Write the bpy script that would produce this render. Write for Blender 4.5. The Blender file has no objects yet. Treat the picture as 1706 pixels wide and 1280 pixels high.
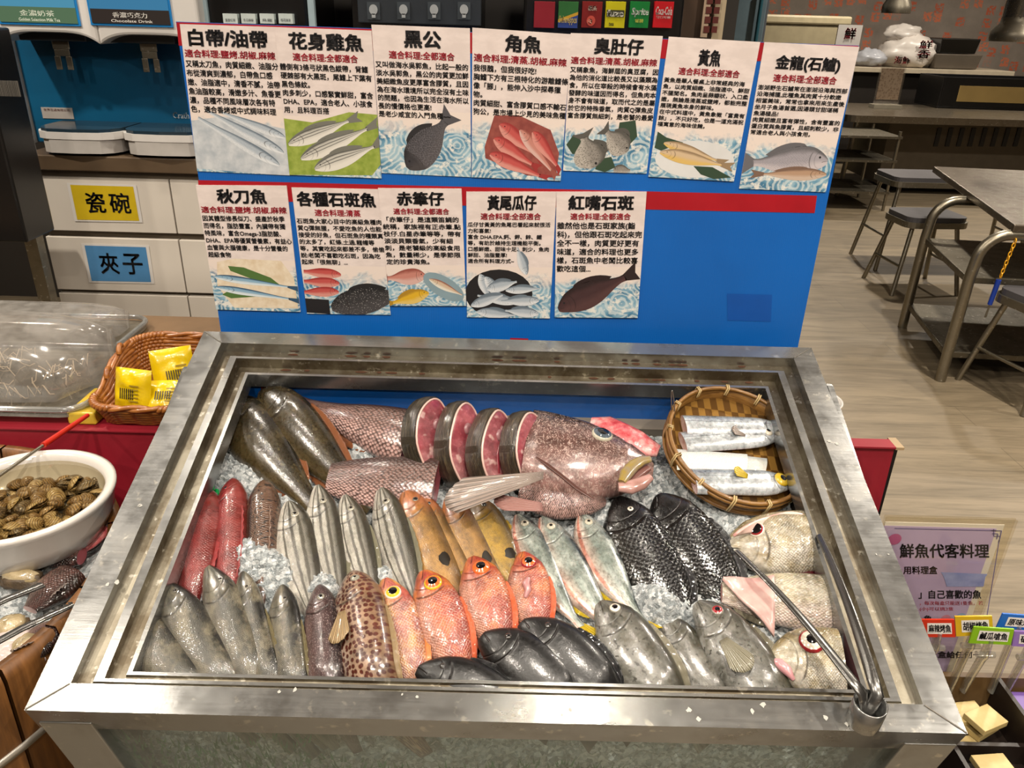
import bpy, math, random
from math import sin, cos, pi, radians as R, sqrt
from mathutils import Vector as V, Matrix as M, noise as MN
random.seed(7)
SC = bpy.context.scene
COL = SC.collection

# ---------------------------------------------------------------- camera
FPX = 1300.0
TH, RHO, PSI = 0.442, 0.029, 0.005
CAM = V((0, 0, 1.5))
_F = V((sin(PSI)*cos(TH), cos(PSI)*cos(TH), -sin(TH)))
_R0 = V((cos(PSI), -sin(PSI), 0))
_U0 = _R0.cross(_F)
_D = -cos(RHO)*_U0 + sin(RHO)*_R0
_R = cos(RHO)*_R0 + sin(RHO)*_U0
cd = bpy.data.cameras.new('camera')
cam = bpy.data.objects.new('camera', cd)
COL.objects.link(cam)
cd.sensor_width = 36
cd.lens = FPX/1706*36
cd.clip_start = .01
m = M.Identity(4)
for i in range(3):
    m[i][0] = _R[i]; m[i][1] = -_D[i]; m[i][2] = -_F[i]; m[i][3] = CAM[i]
cam.matrix_world = m
SC.camera = cam


def ray(px, py): return _F + (px-853)/FPX*_R + (py-640)/FPX*_D


def onplane(px, py, p0, n):
    d = ray(px, py); n = V(n)
    return CAM + d*((V(p0)-CAM).dot(n)/d.dot(n))


def atz(px, py, z): return onplane(px, py, (0, 0, z), (0, 0, 1))
def aty(px, py, y): return onplane(px, py, (0, y, 0), (0, 1, 0))


# the display case's own tilted frame: u across, v up the slope, w out of it
TILT = .314
CO = V((-.003, .772, .619))
CV = V((0, cos(TILT), sin(TILT))); CW = V((0, -sin(TILT), cos(TILT)))
CASE = M(((1, 0, 0, CO.x), (0, CV.y, CW.y, CO.y), (0, CV.z, CW.z, CO.z), (0, 0, 0, 1)))


def incase(px, py, w):
    p = onplane(px, py, CO+CW*w, CW) - CO
    return V((p.x, p.dot(CV), w))


# ---------------------------------------------------------------- objects
WM = {}


def wm(o): return WM[o.name]


def reg(o, mat):
    WM[o.name] = mat
    return o


def tag(o, label, cat, group=None, kind=None):
    o['label'] = label; o['category'] = cat
    if group: o['group'] = group
    if kind: o['kind'] = kind
    return o


def thing(name, label, cat, mat=None, group=None):
    o = bpy.data.objects.new(name, None); COL.objects.link(o)
    o.empty_display_size = .05
    mat = mat or M.Identity(4)
    if not isinstance(mat, M): mat = M.Translation(mat)
    o.matrix_world = mat
    reg(o, mat.copy())
    return tag(o, label, cat, group)


class MB:
    """collects shapes; build() links them as one mesh object"""
    def __init__(s): s.v = []; s.f = []; s.mi = []; s.uv = {}; s.sm = []

    def add(s, vs, fs, mi=0, uv=None, sm=False, T=None):
        b = len(s.v)
        s.v += [tuple(T @ V(p)) if T else tuple(p) for p in vs]
        for f in fs:
            if uv is not None: s.uv[len(s.f)] = [uv[i] for i in f]
            s.f.append([i+b for i in f]); s.mi.append(mi); s.sm.append(sm)
        return s

    def box(s, a, b, mi=0, T=None):
        x0, y0, z0 = a; x1, y1, z1 = b
        vs = [(x0, y0, z0), (x1, y0, z0), (x1, y1, z0), (x0, y1, z0), (x0, y0, z1), (x1, y0, z1), (x1, y1, z1), (x0, y1, z1)]
        return s.add(vs, [(3, 2, 1, 0), (4, 5, 6, 7), (0, 1, 5, 4), (1, 2, 6, 5), (2, 3, 7, 6), (3, 0, 4, 7)], mi, None, False, T)

    def hexa(s, bot, top, mi=0):
        return s.add(list(bot)+list(top), [(3, 2, 1, 0), (4, 5, 6, 7), (0, 1, 5, 4), (1, 2, 6, 5), (2, 3, 7, 6), (3, 0, 4, 7)], mi)

    def tube(s, pts, r, n=10, mi=0, caps=True, T=None, flat=1.0, up=None, closed=False):
        pts = [V(p) for p in pts]; N = len(pts)
        rs = r if isinstance(r, (list, tuple)) else [r]*N
        vs = []; prev = None
        for i, p in enumerate(pts):
            if closed: t = pts[(i+1) % N]-pts[i-1]
            else: t = pts[min(i+1, N-1)]-pts[max(i-1, 0)]
            t.normalize()
            if prev is None:
                a = V(up) if up else (V((0, 0, 1)) if abs(t.z) < .9 else V((1, 0, 0)))
                e1 = (a - t*a.dot(t)).normalized()
            else:
                e1 = (prev - t*prev.dot(t)).normalized()
            prev = e1; e2 = t.cross(e1)
            for k in range(n):
                A = 2*pi*k/n
                vs.append(p + e1*cos(A)*rs[i]*flat + e2*sin(A)*rs[i])
        fs = []
        for i in range(N if closed else N-1):
            for k in range(n):
                a = i*n+k; b = i*n+(k+1) % n
                c = ((i+1) % N)*n
                fs.append((a, b, c+(k+1) % n, c+k))
        s.add(vs, fs, mi, None, True, T)
        if caps and not closed:
            s.add(vs[:n], [list(range(n))[::-1]], mi, None, False, T)
            s.add(vs[-n:], [list(range(n))], mi, None, False, T)
        return s

    def lathe(s, prof, n=32, mi=0, T=None, sx=1, sy=1, a0=0, a1=2*pi, sm=True):
        full = abs(a1-a0-2*pi) < 1e-6
        m = n if full else n+1
        vs = []; fs = []
        for (r, z) in prof:
            for k in range(m):
                A = a0+(a1-a0)*k/n
                vs.append((r*cos(A)*sx, r*sin(A)*sy, z))
        for i in range(len(prof)-1):
            for k in range(n):
                k2 = (k+1) % m
                fs.append((i*m+k, i*m+k2, (i+1)*m+k2, (i+1)*m+k))
        return s.add(vs, fs, mi, None, sm, T)

    def prism(s, poly, z0, z1, mi=0, T=None, mside=None):
        n = len(poly)
        vs = [(x, y, z0) for x, y in poly]+[(x, y, z1) for x, y in poly]
        s.add(vs, [list(range(n))[::-1], [n+i for i in range(n)]], mi, None, False, T)
        return s.add(vs, [(i, (i+1) % n, n+(i+1) % n, n+i) for i in range(n)], mi if mside is None else mside, None, False, T)

    def grid(s, nu, nv, fn, mi=0, sm=True, T=None, uvs=False):
        vs = []; uv = []
        for j in range(nv+1):
            for i in range(nu+1):
                vs.append(fn(i/nu, j/nv)); uv.append((i/nu, j/nv))
        fs = [(j*(nu+1)+i, j*(nu+1)+i+1, (j+1)*(nu+1)+i+1, (j+1)*(nu+1)+i) for j in range(nv) for i in range(nu)]
        return s.add(vs, fs, mi, uv, sm, T)

    def build(s, name, mats, parent=None, world=False, bevel=0, kind=None, label=None, solid=0, sub=0):
        """parent given: coordinates are the parent's own unless world=True"""
        if not isinstance(mats, (list, tuple)): mats = [mats]
        me = bpy.data.meshes.new(name)
        vs = [V(p) for p in s.v]
        o = bpy.data.objects.new(name, me); COL.objects.link(o)
        if parent:
            if world:
                inv = wm(parent).inverted(); vs = [inv @ p for p in vs]
            o.parent = parent
            reg(o, wm(parent).copy())
        else:
            xs = [p.x for p in vs]; ys = [p.y for p in vs]; zs = [p.z for p in vs]
            c = V(((min(xs)+max(xs))/2, (min(ys)+max(ys))/2, min(zs)))
            vs = [p-c for p in vs]
            o.location = c
            reg(o, M.Translation(c))
        me.from_pydata(vs, [], s.f)
        for mt in mats: me.materials.append(mt)
        me.polygons.foreach_set('material_index', s.mi)
        me.polygons.foreach_set('use_smooth', s.sm)
        if s.uv:
            ul = me.uv_layers.new(name='UVMap')
            for i, uvs in s.uv.items():
                p = me.polygons[i]
                for k, li in enumerate(p.loop_indices): ul.data[li].uv = uvs[k]
        me.validate(); me.update()
        if solid:
            mo = o.modifiers.new('s', 'SOLIDIFY'); mo.thickness = solid; mo.offset = 0
        if sub:
            mo = o.modifiers.new('u', 'SUBSURF'); mo.levels = sub; mo.render_levels = sub
        if bevel:
            mo = o.modifiers.new('b', 'BEVEL'); mo.width = bevel; mo.segments = 2; mo.limit_method = 'ANGLE'; mo.angle_limit = R(40)
        if kind: o['kind'] = kind
        if label: o['label'] = label
        return o


def copy_tree(o, mat, label=None, parent=None):
    c = o.copy(); COL.objects.link(c)
    if parent: c.parent = parent
    else: c.matrix_world = mat
    reg(c, mat)
    if label: c['label'] = label
    for ch in o.children:
        if ch is not c: copy_tree(ch, mat, None, c)
    return c


# ---------------------------------------------------------------- materials
def lin(h):
    if isinstance(h, str):
        h = h.lstrip('#'); h = [int(h[i:i+2], 16)/255 for i in (0, 2, 4)]
    return tuple((c/12.92 if c <= .04045 else ((c+.055)/1.055)**2.4) for c in h[:3])+(1,)


class NT:
    def __init__(s, name):
        s.m = bpy.data.materials.new(name); s.m.use_nodes = True
        s.t = s.m.node_tree; s.t.nodes.clear()
        s.out = s.t.nodes.new('ShaderNodeOutputMaterial')

    def n(s, typ, **kw):
        nd = s.t.nodes.new('ShaderNode'+typ)
        for k, v in kw.items():
            if k in nd.inputs: s.set(nd.inputs[k], v)
            else: setattr(nd, k, v)
        return nd

    def set(s, inp, v):
        if isinstance(v, bpy.types.NodeSocket): s.t.links.new(v, inp)
        elif v is not None:
            if isinstance(v, str): v = lin(v)
            if inp.type == 'RGBA' and not hasattr(v, '__len__'): v = (v, v, v, 1)
            inp.default_value = v

    def uv(s): return s.n('TexCoord').outputs['UV']
    def obj(s): return s.n('TexCoord').outputs['Object']
    def gen(s): return s.n('TexCoord').outputs['Generated']
    def rnd(s): return s.n('ObjectInfo').outputs['Random']
    def pos(s): return s.n('NewGeometry').outputs['Position']

    def sep(s, v):
        nd = s.n('SeparateXYZ'); s.set(nd.inputs[0], v); return nd.outputs

    def comb(s, x=0, y=0, z=0):
        nd = s.n('CombineXYZ')
        for i, v in enumerate((x, y, z)): s.set(nd.inputs[i], v)
        return nd.outputs[0]

    def math(s, op, a, b=0, c=None, clamp=False):
        nd = s.n('Math', operation=op); nd.use_clamp = clamp
        s.set(nd.inputs[0], a); s.set(nd.inputs[1], b)
        if c is not None: s.set(nd.inputs[2], c)
        return nd.outputs[0]

    def vmul(s, a, b):
        nd = s.n('VectorMath', operation='MULTIPLY'); s.set(nd.inputs[0], a); s.set(nd.inputs[1], b); return nd.outputs[0]

    def vadd(s, a, b):
        nd = s.n('VectorMath', operation='ADD'); s.set(nd.inputs[0], a); s.set(nd.inputs[1], b); return nd.outputs[0]

    def noise(s, vec, scale, detail=3, rough=.55, dist=0):
        nd = s.n('TexNoise'); s.set(nd.inputs['Vector'], vec)
        nd.inputs['Scale'].default_value = scale; nd.inputs['Detail'].default_value = detail
        nd.inputs['Roughness'].default_value = rough; nd.inputs['Distortion'].default_value = dist
        return nd.outputs['Fac']

    def vor(s, vec, scale, rand=1, feature='F1', out='Distance', dim='3D'):
        nd = s.n('TexVoronoi', feature=feature, voronoi_dimensions=dim); s.set(nd.inputs['Vector'], vec)
        nd.inputs['Scale'].default_value = scale; nd.inputs['Randomness'].default_value = rand
        return nd.outputs[out]

    def ramp(s, fac, stops, interp='LINEAR'):
        nd = s.n('ValToRGB'); s.set(nd.inputs[0], fac); cr = nd.color_ramp; cr.interpolation = interp
        while len(cr.elements) < len(stops): cr.elements.new(1)
        for e, (p, c) in zip(cr.elements, stops):
            e.position = p
            e.color = lin(c) if isinstance(c, str) else ((c, c, c, 1) if not hasattr(c, '__len__') else c)
        return nd.outputs[0]

    def mix(s, fac, a, b, mode='MIX'):
        nd = s.n('Mix', data_type='RGBA', blend_type=mode)
        s.set(nd.inputs[0], fac); s.set(nd.inputs[6], a); s.set(nd.inputs[7], b)
        return nd.outputs[2]

    def bump(s, h, strength=.3, dist=.002, prev=None):
        nd = s.n('Bump'); nd.inputs['Strength'].default_value = strength; nd.inputs['Distance'].default_value = dist
        s.set(nd.inputs['Height'], h)
        if prev: s.set(nd.inputs['Normal'], prev)
        return nd.outputs[0]

    def pbsdf(s, **kw):
        nd = s.n('BsdfPrincipled')
        for k, v in kw.items(): s.set(nd.inputs[k.replace('_', ' ')], v)
        s.t.links.new(nd.outputs[0], s.out.inputs[0])
        return s.m


def plain(name, c, rough=.5, metal=0, var=.12, scale=12, bump=.1, c2=None, coat=0, **kw):
    t = NT(name); o = t.obj()
    nz = t.noise(o, scale, 4)
    c = lin(c) if isinstance(c, str) else c
    c2 = lin(c2) if isinstance(c2, str) else (c2 or tuple(x*(1-var) for x in c[:3])+(1,))
    col = t.ramp(nz, [(.35, c), (.65, c2)])
    rg = t.math('MULTIPLY_ADD', t.noise(o, scale*3, 2), .2*rough, rough*.9)
    b = t.bump(t.noise(o, scale*12, 2), bump, .001)
    return t.pbsdf(Base_Color=col, Roughness=rg, Metallic=metal, Normal=b, Coat_Weight=coat, Coat_Roughness=.1, **kw)


def steel(name, c='#a8a8a6', rough=.3, dirt='#6b5b45', dirtamt=.5, scratch=1, soil=.62):
    t = NT(name); o = t.obj()
    st = t.noise(t.vmul(o, (3, 60, 60)), 3, 4, .6)
    n1 = t.noise(o, 14, 5, .65)
    n2 = t.noise(o, 55, 3, .6)
    col = t.mix(t.math('MULTIPLY', t.ramp(n1, [(soil-.12, 0.), (soil+.1, 1.)]), dirtamt), c, dirt)
    col = t.mix(t.ramp(n2, [(.62, 0.), (.7, .5)]), col, '#d8d4c8')
    rg = t.math('ADD', t.math('MULTIPLY_ADD', n1, .28, rough-.12), t.math('MULTIPLY', st, .08))
    b = t.bump(t.math('ADD', st, n2), .06*scratch, .001)
    return t.pbsdf(Base_Color=col, Metallic=.93, Roughness=rg, Normal=b)


def clear(name, tint='#ffffff', gloss=.12, rough=.05, haze=0., hazecol='#d8d8d0'):
    """thin clear plastic or glass sheet: see-through with a fresnel reflection"""
    t = NT(name)
    tr = t.n('BsdfTransparent', Color=tint)
    gl = t.n('BsdfGlossy', Color=(1, 1, 1, 1), Roughness=rough)
    fr = t.n('LayerWeight', Blend=.25).outputs['Facing']
    nz = t.noise(t.obj(), 25, 4)
    f = t.math('MULTIPLY_ADD', t.math('POWER', fr, 2.2), .6, gloss)
    mx = t.n('MixShader'); t.set(mx.inputs[0], f); t.t.links.new(tr.outputs[0], mx.inputs[1]); t.t.links.new(gl.outputs[0], mx.inputs[2])
    last = mx.outputs[0]
    if haze:
        df = t.n('BsdfDiffuse', Color=hazecol)
        m2 = t.n('MixShader'); t.set(m2.inputs[0], t.math('MULTIPLY', nz, haze*2)); t.t.links.new(last, m2.inputs[1]); t.t.links.new(df.outputs[0], m2.inputs[2])
        last = m2.outputs[0]
    t.t.links.new(last, t.out.inputs[0])
    return t.m


def emit(name, c, s):
    t = NT(name); e = t.n('Emission', Color=c, Strength=s)
    t.t.links.new(e.outputs[0], t.out.inputs[0]); return t.m


# ---------------------------------------------------------------- lettering
def text_verts(body, bold=0., line=1.15, align='LEFT', res=2):
    cu = bpy.data.curves.new('tmp', 'FONT'); cu.body = body
    cu.resolution_u = res; cu.space_line = line; cu.align_x = align
    o = bpy.data.objects.new('tmp', cu); COL.objects.link(o)
    bpy.context.view_layer.update()
    dg = bpy.context.evaluated_depsgraph_get()
    me = bpy.data.meshes.new_from_object(o.evaluated_get(dg))
    vs = [(v.co.x, v.co.y) for v in me.vertices]; fs = [list(p.vertices) for p in me.polygons]
    bpy.data.objects.remove(o); bpy.data.curves.remove(cu); bpy.data.meshes.remove(me)
    return vs, fs


def text_on(mb, body, box, mp, bold=0., line=1.15, mi=0, keep=False, align='LEFT', slant=0., fit=True):
    """fits lettering into box (x0,y0,x1,y1) of the sheet's unit square; mp(x, y) gives the place on the sheet"""
    vs, fs = text_verts(body, 0, line, align)
    if not vs: return
    xs = [p[0] for p in vs]; ys = [p[1] for p in vs]
    ax, bx, ay, by = min(xs), max(xs), min(ys), max(ys)
    x0, y0, x1, y1 = box
    sx = (x1-x0)/(bx-ax); sy = (y1-y0)/(by-ay)
    sh = [(0, 0)] if bold < .005 else [(-bold, -bold), (bold, bold), (-bold, bold), (bold, -bold)] if bold > .012 else [(-bold, 0), (bold, 0)]
    for dx, dy in sh:
        mb.add([mp(x0+(x-ax+dx+slant*(y-ay))*sx, y0+(y-ay+dy)*sy) for x, y in vs], fs, mi)


def quadmap(q, n, off):
    """unit square (x right, y up) -> the quad TL, TR, BR, BL, lifted off along n"""
    tl, tr, br, bl = [V(p) for p in q]; n = V(n)
    def f(x, y, o=0.):
        return bl*(1-x)*(1-y)+br*x*(1-y)+tr*x*y+tl*(1-x)*y+n*(off+o)
    return f


INK = plain('black_print', '#15151a', .45, var=.1)
REDINK = plain('red_print', '#a82838', .45, var=.1)
# ---------------------------------------------------------------- the room
def struct(name, mb, mats, **k): return mb.build(name, mats, kind='structure', **k)


def floor_mat():
    t = NT('vinyl_plank'); p = t.pos()
    br = t.n('TexBrick'); t.set(br.inputs['Vector'], p)
    br.offset = .37
    br.inputs['Scale'].default_value = 1; br.inputs['Brick Width'].default_value = 1.2; br.inputs['Row Height'].default_value = .18
    br.inputs['Mortar Size'].default_value = .002
    br.inputs['Color1'].default_value = lin('#6f6351'); br.inputs['Color2'].default_value = lin('#7a6d58'); br.inputs['Mortar'].default_value = lin('#5c5243')
    n1 = t.noise(t.vmul(p, (1.6, 11, 1)), 1.6, 6, .62, .6)
    n2 = t.noise(t.vmul(p, (3, 60, 1)), 2, 4, .6)
    c = t.mix(t.ramp(n1, [(.38, 0.), (.66, .75)]), br.outputs['Color'], '#4f4636')
    c = t.mix(t.ramp(n2, [(.4, 0.), (.75, .35)]), c, '#8f8169')
    return t.pbsdf(Base_Color=c, Roughness=t.math('MULTIPLY_ADD', n1, .2, .38), Normal=t.bump(n2, .08, .002))


def print_wall_mat():
    t = NT('printed_wall'); p = t.pos()
    q = t.comb(t.math('ADD', t.sep(p)[0], t.sep(p)[1]), t.sep(p)[2], 0)
    base = t.ramp(t.noise(q, 2.5, 5, .6), [(.3, '#8d8378'), (.7, '#71685f')])
    v = t.n('TexVoronoi', voronoi_dimensions='2D', distance='CHEBYCHEV'); t.set(v.inputs['Vector'], q)
    v.inputs['Scale'].default_value = 6.5; v.inputs['Randomness'].default_value = .55
    ins = t.ramp(v.outputs['Distance'], [(.3, 1.), (.36, 0.)])
    ch = t.ramp(t.noise(q, 34, 2, .5), [(.44, 0.), (.5, 1.)])
    pick = t.ramp(t.sep(v.outputs['Color'])[0], [(.2, 0.), (.24, 1.)])
    f = t.math('MULTIPLY', t.math('MULTIPLY', ins, ch), pick)
    c = t.mix(t.math('MULTIPLY', f, .85), base, t.ramp(t.sep(v.outputs['Color'])[1], [(.3, '#b4502a'), (.7, '#c76a44')]))
    return t.pbsdf(Base_Color=c, Roughness=.7)


PAINT = plain('wall_paint', '#8a7c6c', .75, scale=2)
DARKP = plain('dark_panel', '#2a2622', .6, scale=2)
CEIL = plain('ceiling_paint', '#b9ab98', .8, scale=1)
X0, X1, Y0, Y1, ZC = -4.2, 7.0, -2.6, 10.4, 2.95
struct('floor', MB().box((X0, Y0, -.05), (X1, Y1, 0)), floor_mat())
struct('ceiling', MB().box((X0, Y0, ZC), (X1, Y1, ZC+.05)), CEIL)
struct('wall_back', MB().box((X0, Y1, 0), (X1, Y1+.1, ZC)), print_wall_mat())
struct('wall_left', MB().box((X0-.1, Y0, 0), (X0, Y1, ZC)), PAINT)
struct('wall_right', MB().box((X1, Y0, 0), (X1+.1, Y1, ZC)), PAINT)
struct('wall_front', MB().box((X0, Y0-.1, 0), (X1, Y0, ZC)), PAINT)
struct('wall_partition', MB().box((X0, 4.15, 0), (1.05, 4.25, ZC)), DARKP)

BLACK = plain('black_plastic', '#0c0c0d', .35, var=.3)
BLACKM = plain('black_enamel', '#121213', .25, var=.3, scale=3)
GREYD = plain('dark_grey_plastic', '#26282b', .4)
WHITEP = plain('white_plastic', '#cfcbc6', .35, var=.04)
WHITEC = plain('white_paper', '#d8d4cf', .6, var=.04)
ST = steel('brushed_steel', '#8d8779', .32, '#5d5140', .35)
STD = steel('dull_steel', '#6c6659', .38, '#3f382d', .5)
PIPE = steel('steel_pipe', '#8f8878', .28, '#5a4f3f', .2)

# pillar and sign where the partition ends
def flatbox(px0, py0, px1, py1, y, d, mb=None, mi=0):
    """upright box whose front face spans the two corners at depth y"""
    a = aty(px0, py1, y); b = aty(px1, py0, y)
    return (mb or MB()).box((min(a.x, b.x), y, a.z), (max(a.x, b.x), y+d, b.z), mi)


xp = aty(1160, 40, 4.0).x
xq = aty(1205, 40, 4.0).x
struct('wall_pillar', MB().box((xp-.1, 4.0, 0), (xq-.05, 4.3, ZC)), plain('dark_wood', '#4a3626', .5, scale=5))
struct('trim_1', MB().box((xq-.05, 3.99, 0), (xq, 4.3, ZC)), plain('cream_trim', '#b9a88a', .5))
s = aty(1166, 62, 3.98); e = aty(1192, -60, 3.98)
t = tag(MB().box((s.x, 3.975, s.z), (e.x, 3.985, e.z+.1)).build('wall_sign', [plain('sign_cream', '#b49c84', .5)]), 'narrow cream notice with dark red columns of print on the brown pillar', 'sign')
mb = MB()
for k in range(2):
    for j in range(9):
        x = s.x+.012+k*.036
        mb.box((x, 3.972, s.z+.02+j*.04), (x+.026, 3.9745, s.z+.048+j*.04))
mb.build('printed_columns', plain('sign_red', '#5a1d16', .5), t, world=True)

# ---------------------------------------------------------------- serving cabinet behind the board
YC = 3.2
WOODC = plain('worktop_wood', '#5e4c38', .5, scale=3, c2='#493a2a')
ctop = aty(40, 256, YC).z; cbot = aty(40, 281, YC).z
cx0 = aty(38, 262, YC).x
tag(MB().box((cx0, YC-.02, cbot), (1.0, 4.1, ctop)).build('worktop', WOODC, bevel=.004), 'brown wooden worktop on the white drawer cabinet under the drink dispenser', 'worktop')
CREAM = plain('cream_laminate', '#d6cec2', .45, var=.05, scale=4)
dx0 = aty(52, 293, YC).x; dxm = aty(281, 300, YC).x
cab = thing('drawer_cabinet', 'cream drawer cabinet with yellow and blue paper signs on its drawers', 'cabinet', V((dx0+1, YC+.3, 0)))
MB().box((dx0+.005, YC+.025, 0.08), (.95, 4.05, cbot-.03)).box((dx0+.005, YC+.01, cbot-.03), (.95, 4.05, cbot)).build('carcass', plain('brown_carcass', '#5b5040', .6), cab, world=True)
zs = []
for a, b in ((293, 383), (394, 481), (488, 590)):
    zs.append((aty(52+(a-293)*.2, a, YC).z, aty(60, b, YC).z))
zs.append((zs[2][1]-.03, .09))
for (z1, z0) in zs:
    for (a, b) in ((dx0, dxm-.003), (dxm+.003, dxm+.6), (dxm+.606, dxm+1.2)):
        MB().box((a, YC, z0), (b, YC+.024, z1)).build('drawer', CREAM, cab, world=True, bevel=.002)


def paper_sign(q, y, body, col, label, cat='sign'):
    q = [aty(px, py, y) for px, py in q]
    f = quadmap(q, (0, -1, 0), .0)
    mb = MB(); mb.add([f(-.05, -.05), f(1.05, -.05), f(1.05, 1.05), f(-.05, 1.05)], [(0, 1, 2, 3)])
    o = tag(mb.build('paper_sign', WHITEC, solid=.0006), label, cat)
    m2 = MB(); m2.add([f(0, 0, .001), f(1, 0, .001), f(1, 1, .001), f(0, 1, .001)], [(0, 1, 2, 3)])
    m2.build('colour_field', col, o, world=True)
    m3 = MB()
    text_on(m3, body[0], (.2, .22, .5, .8), lambda x, y: f(x, y, .002), .015)
    text_on(m3, body[1], (.58, .22, .9, .8), lambda x, y: f(x, y, .002), .015)
    m3.build('lettering', INK, o, world=True)


paper_sign([(117, 308), (222, 311), (232, 368), (129, 366)], YC-.002, '瓷碗', plain('yellow_paper', '#cfb218', .5), 'yellow paper sign with two black characters on the top drawer')
paper_sign([(141, 409), (243, 412), (252, 470), (153, 468)], YC-.002, '夾子', plain('blue_paper', '#4d87b8', .5), 'light blue paper sign with two black characters on the second drawer')

# ---------------------------------------------------------------- twin drink dispenser on the worktop
BLUEP = plain('teal_blue_plastic', '#0c5478', .35, scale=2, c2='#0a4a6c')
disp = thing('drink_dispenser', 'white and teal twin drink dispenser with two drip trays on the worktop', 'drink dispenser', V((-1.7, YC+.3, ctop)))
yb = YC+.22
bl = aty(22, 60, yb); br_ = aty(330, 60, yb)
zt = aty(100, 50, yb-.02).z
MB().box((bl.x, yb, ctop+.01), (br_.x+.02, yb+.4, zt+.3)).build('blue_panel', BLUEP, disp, world=True, bevel=.006)
# white side and head housings with a curved underside
mb = MB(); pl = [(bl.x-.015, ctop+.01), (bl.x-.002, ctop+.01), (bl.x-.002, zt+.3), (bl.x-.015, zt+.3)]
mb.add([(x, y, z) for y in (yb-.03, yb+.4) for x, z in pl], [(3, 2, 1, 0), (4, 5, 6, 7), (0, 1, 5, 4), (1, 2, 6, 5), (2, 3, 7, 6), (3, 0, 4, 7)])
mb.build('side_panel', WHITEP, disp, world=True)
yh = YC+.02
for k, (a, b) in enumerate(((-4, 163), (163, 334))):
    p = aty(a, 55, yh).x; q = aty(b, 55, yh).x; zl = aty(80, 43, yh).z
    prof = []; zc = aty(80, 54, yh).z; ze = aty(80, 73, yh).z
    for i in range(25):
        A = i/24
        prof.append((p+(q-p)*A, zc-(zc-ze)*abs(2*A-1)**4))
    poly = [(x, z) for x, z in prof]+[(q, zl+.55), (p, zl+.55)]
    mb = MB(); n = len(poly)
    vs = [(x, yh, z) for x, z in poly]+[(x, yb+.3, z) for x, z in poly]
    mb.add(vs, [list(range(n)), [n+i for i in range(n)][::-1]]+[(i, n+i, n+(i+1) % n, (i+1) % n) for i in range(n)])
    mb.build('head_housing', WHITEP, disp, world=True, bevel=.01)
    # lit picture card
    p0 = aty((2, 155)[k], (36, 38)[k], yh-.004); p1 = V((aty((130, 284)[k], 36, yh-.004).x, 0, aty(130, -60, yh-.004).z))
    fr = MB().box((p0.x-.008, yh-.006, p0.z-.008), (p1.x+.008, yh+.002, p1.z)).build('card_frame', plain('blue_frame%d' % k, '#1e7cc0', .3), disp, world=True)
    z2 = aty(80, 12, yh).z
    MB().box((p0.x, yh-.009, p0.z), (p1.x, yh-.006, z2)).build('caption_band', emit('band%d' % k, ('#8fb58a', '#5d5048')[k], .55), fr, world=True)
    MB().box((p0.x, yh-.009, z2), (p1.x, yh-.006, p1.z-.01)).build('drink_picture', emit('pic%d' % k, ('#6fc4e8', '#5aa8d8')[k], .8), fr, world=True)
    mb = MB()
    ff = quadmap([(p0.x, yh-.0095, z2), (p1.x, yh-.0095, z2), (p1.x, yh-.0095, p0.z), (p0.x, yh-.0095, p0.z)], (0, -1, 0), .001)
    text_on(mb, ('金濃奶茶', '香濃巧克力')[k], (.28, .42, .72, .8), ff, .01)
    text_on(mb, ('Golden Selection Milk Tea', 'Chocolate Drink')[k], (.25, .1, .78, .3), ff)
    mb.build('caption_lettering', plain('caption%d' % k, ('#e8f0e0', '#f0ece4')[k], .5), fr, world=True)
    # dispensing lever: a forked steel tab under a dark bar
    cx = aty((104, 249)[k], 80, yb-.1); 
    bz = aty(100, 68, yb-.1).z
    MB().box((cx.x-.14, yb-.14, bz), (cx.x+.12, yb, bz+.035)).build('valve_bar', GREYD, disp, world=True, bevel=.005)
    mb = MB(); z0 = bz-.105
    mb.box((cx.x-.033, yb-.11, bz-.03), (cx.x+.033, yb-.105, bz))
    mb.box((cx.x-.03, yb-.11, bz-.055), (cx.x+.03, yb-.105, bz-.03))
    for sx in (-1, 1): mb.box((cx.x+sx*.022-.012, yb-.11, z0), (cx.x+sx*.022+.012, yb-.105, bz-.055))
    mb.build('lever', ST, disp, world=True, bevel=.002)
    # drip tray
    a = aty((48, 190)[k], 215, YC-.02); b = aty((196, 345)[k], 215, YC-.02)
    cxm = (a.x+b.x)/2; hw = (b.x-a.x)/2
    mb = MB()
    for (z0, z1, g, mi) in ((ctop+.012, ctop+.065, .014, 0), (ctop+.065, ctop+.092, 0, 1), (ctop+.092, ctop+.104, .012, 2)):
        pts = []
        w_ = hw-g
        for i in range(9):
            A = pi+pi*i/8
            pts.append((cxm+w_*(abs(cos(A))**.5)*(1 if cos(A) > 0 else -1), YC+.08+.12*sin(A)*(1-g)))
        pts += [(cxm+w_, yb), (cxm-w_, yb)]
        mb.prism(pts, z0, z1, mi)
    mb.build('drip_tray', [plain('tray_white%d' % k, '#b9b4ae', .4), WHITEP, plain('tray_dark%d' % k, '#24343f', .2)], disp, world=True, bevel=.004)
a = aty(72, 197, yb-.002); b = aty(120, 180, yb-.002)
st = MB().box((a.x, yb-.003, a.z), (b.x, yb, b.z)).build('maker_sticker', plain('silver_sticker', '#a9a29c', .35), disp, world=True)
mb = MB(); ff = quadmap([(a.x, yb-.003, b.z), (b.x, yb-.003, b.z), (b.x, yb-.003, a.z), (a.x, yb-.003, a.z)], (0, -1, 0), .001)
text_on(mb, '世界百通有限公司', (.08, .66, .92, .9), ff)
mb.build('sticker_lettering', plain('sticker_ink', '#5a2a24', .5), st, world=True)
mb = MB(); a = aty(289, 197, yb-.002); b = aty(326, 188, yb-.002)
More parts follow.
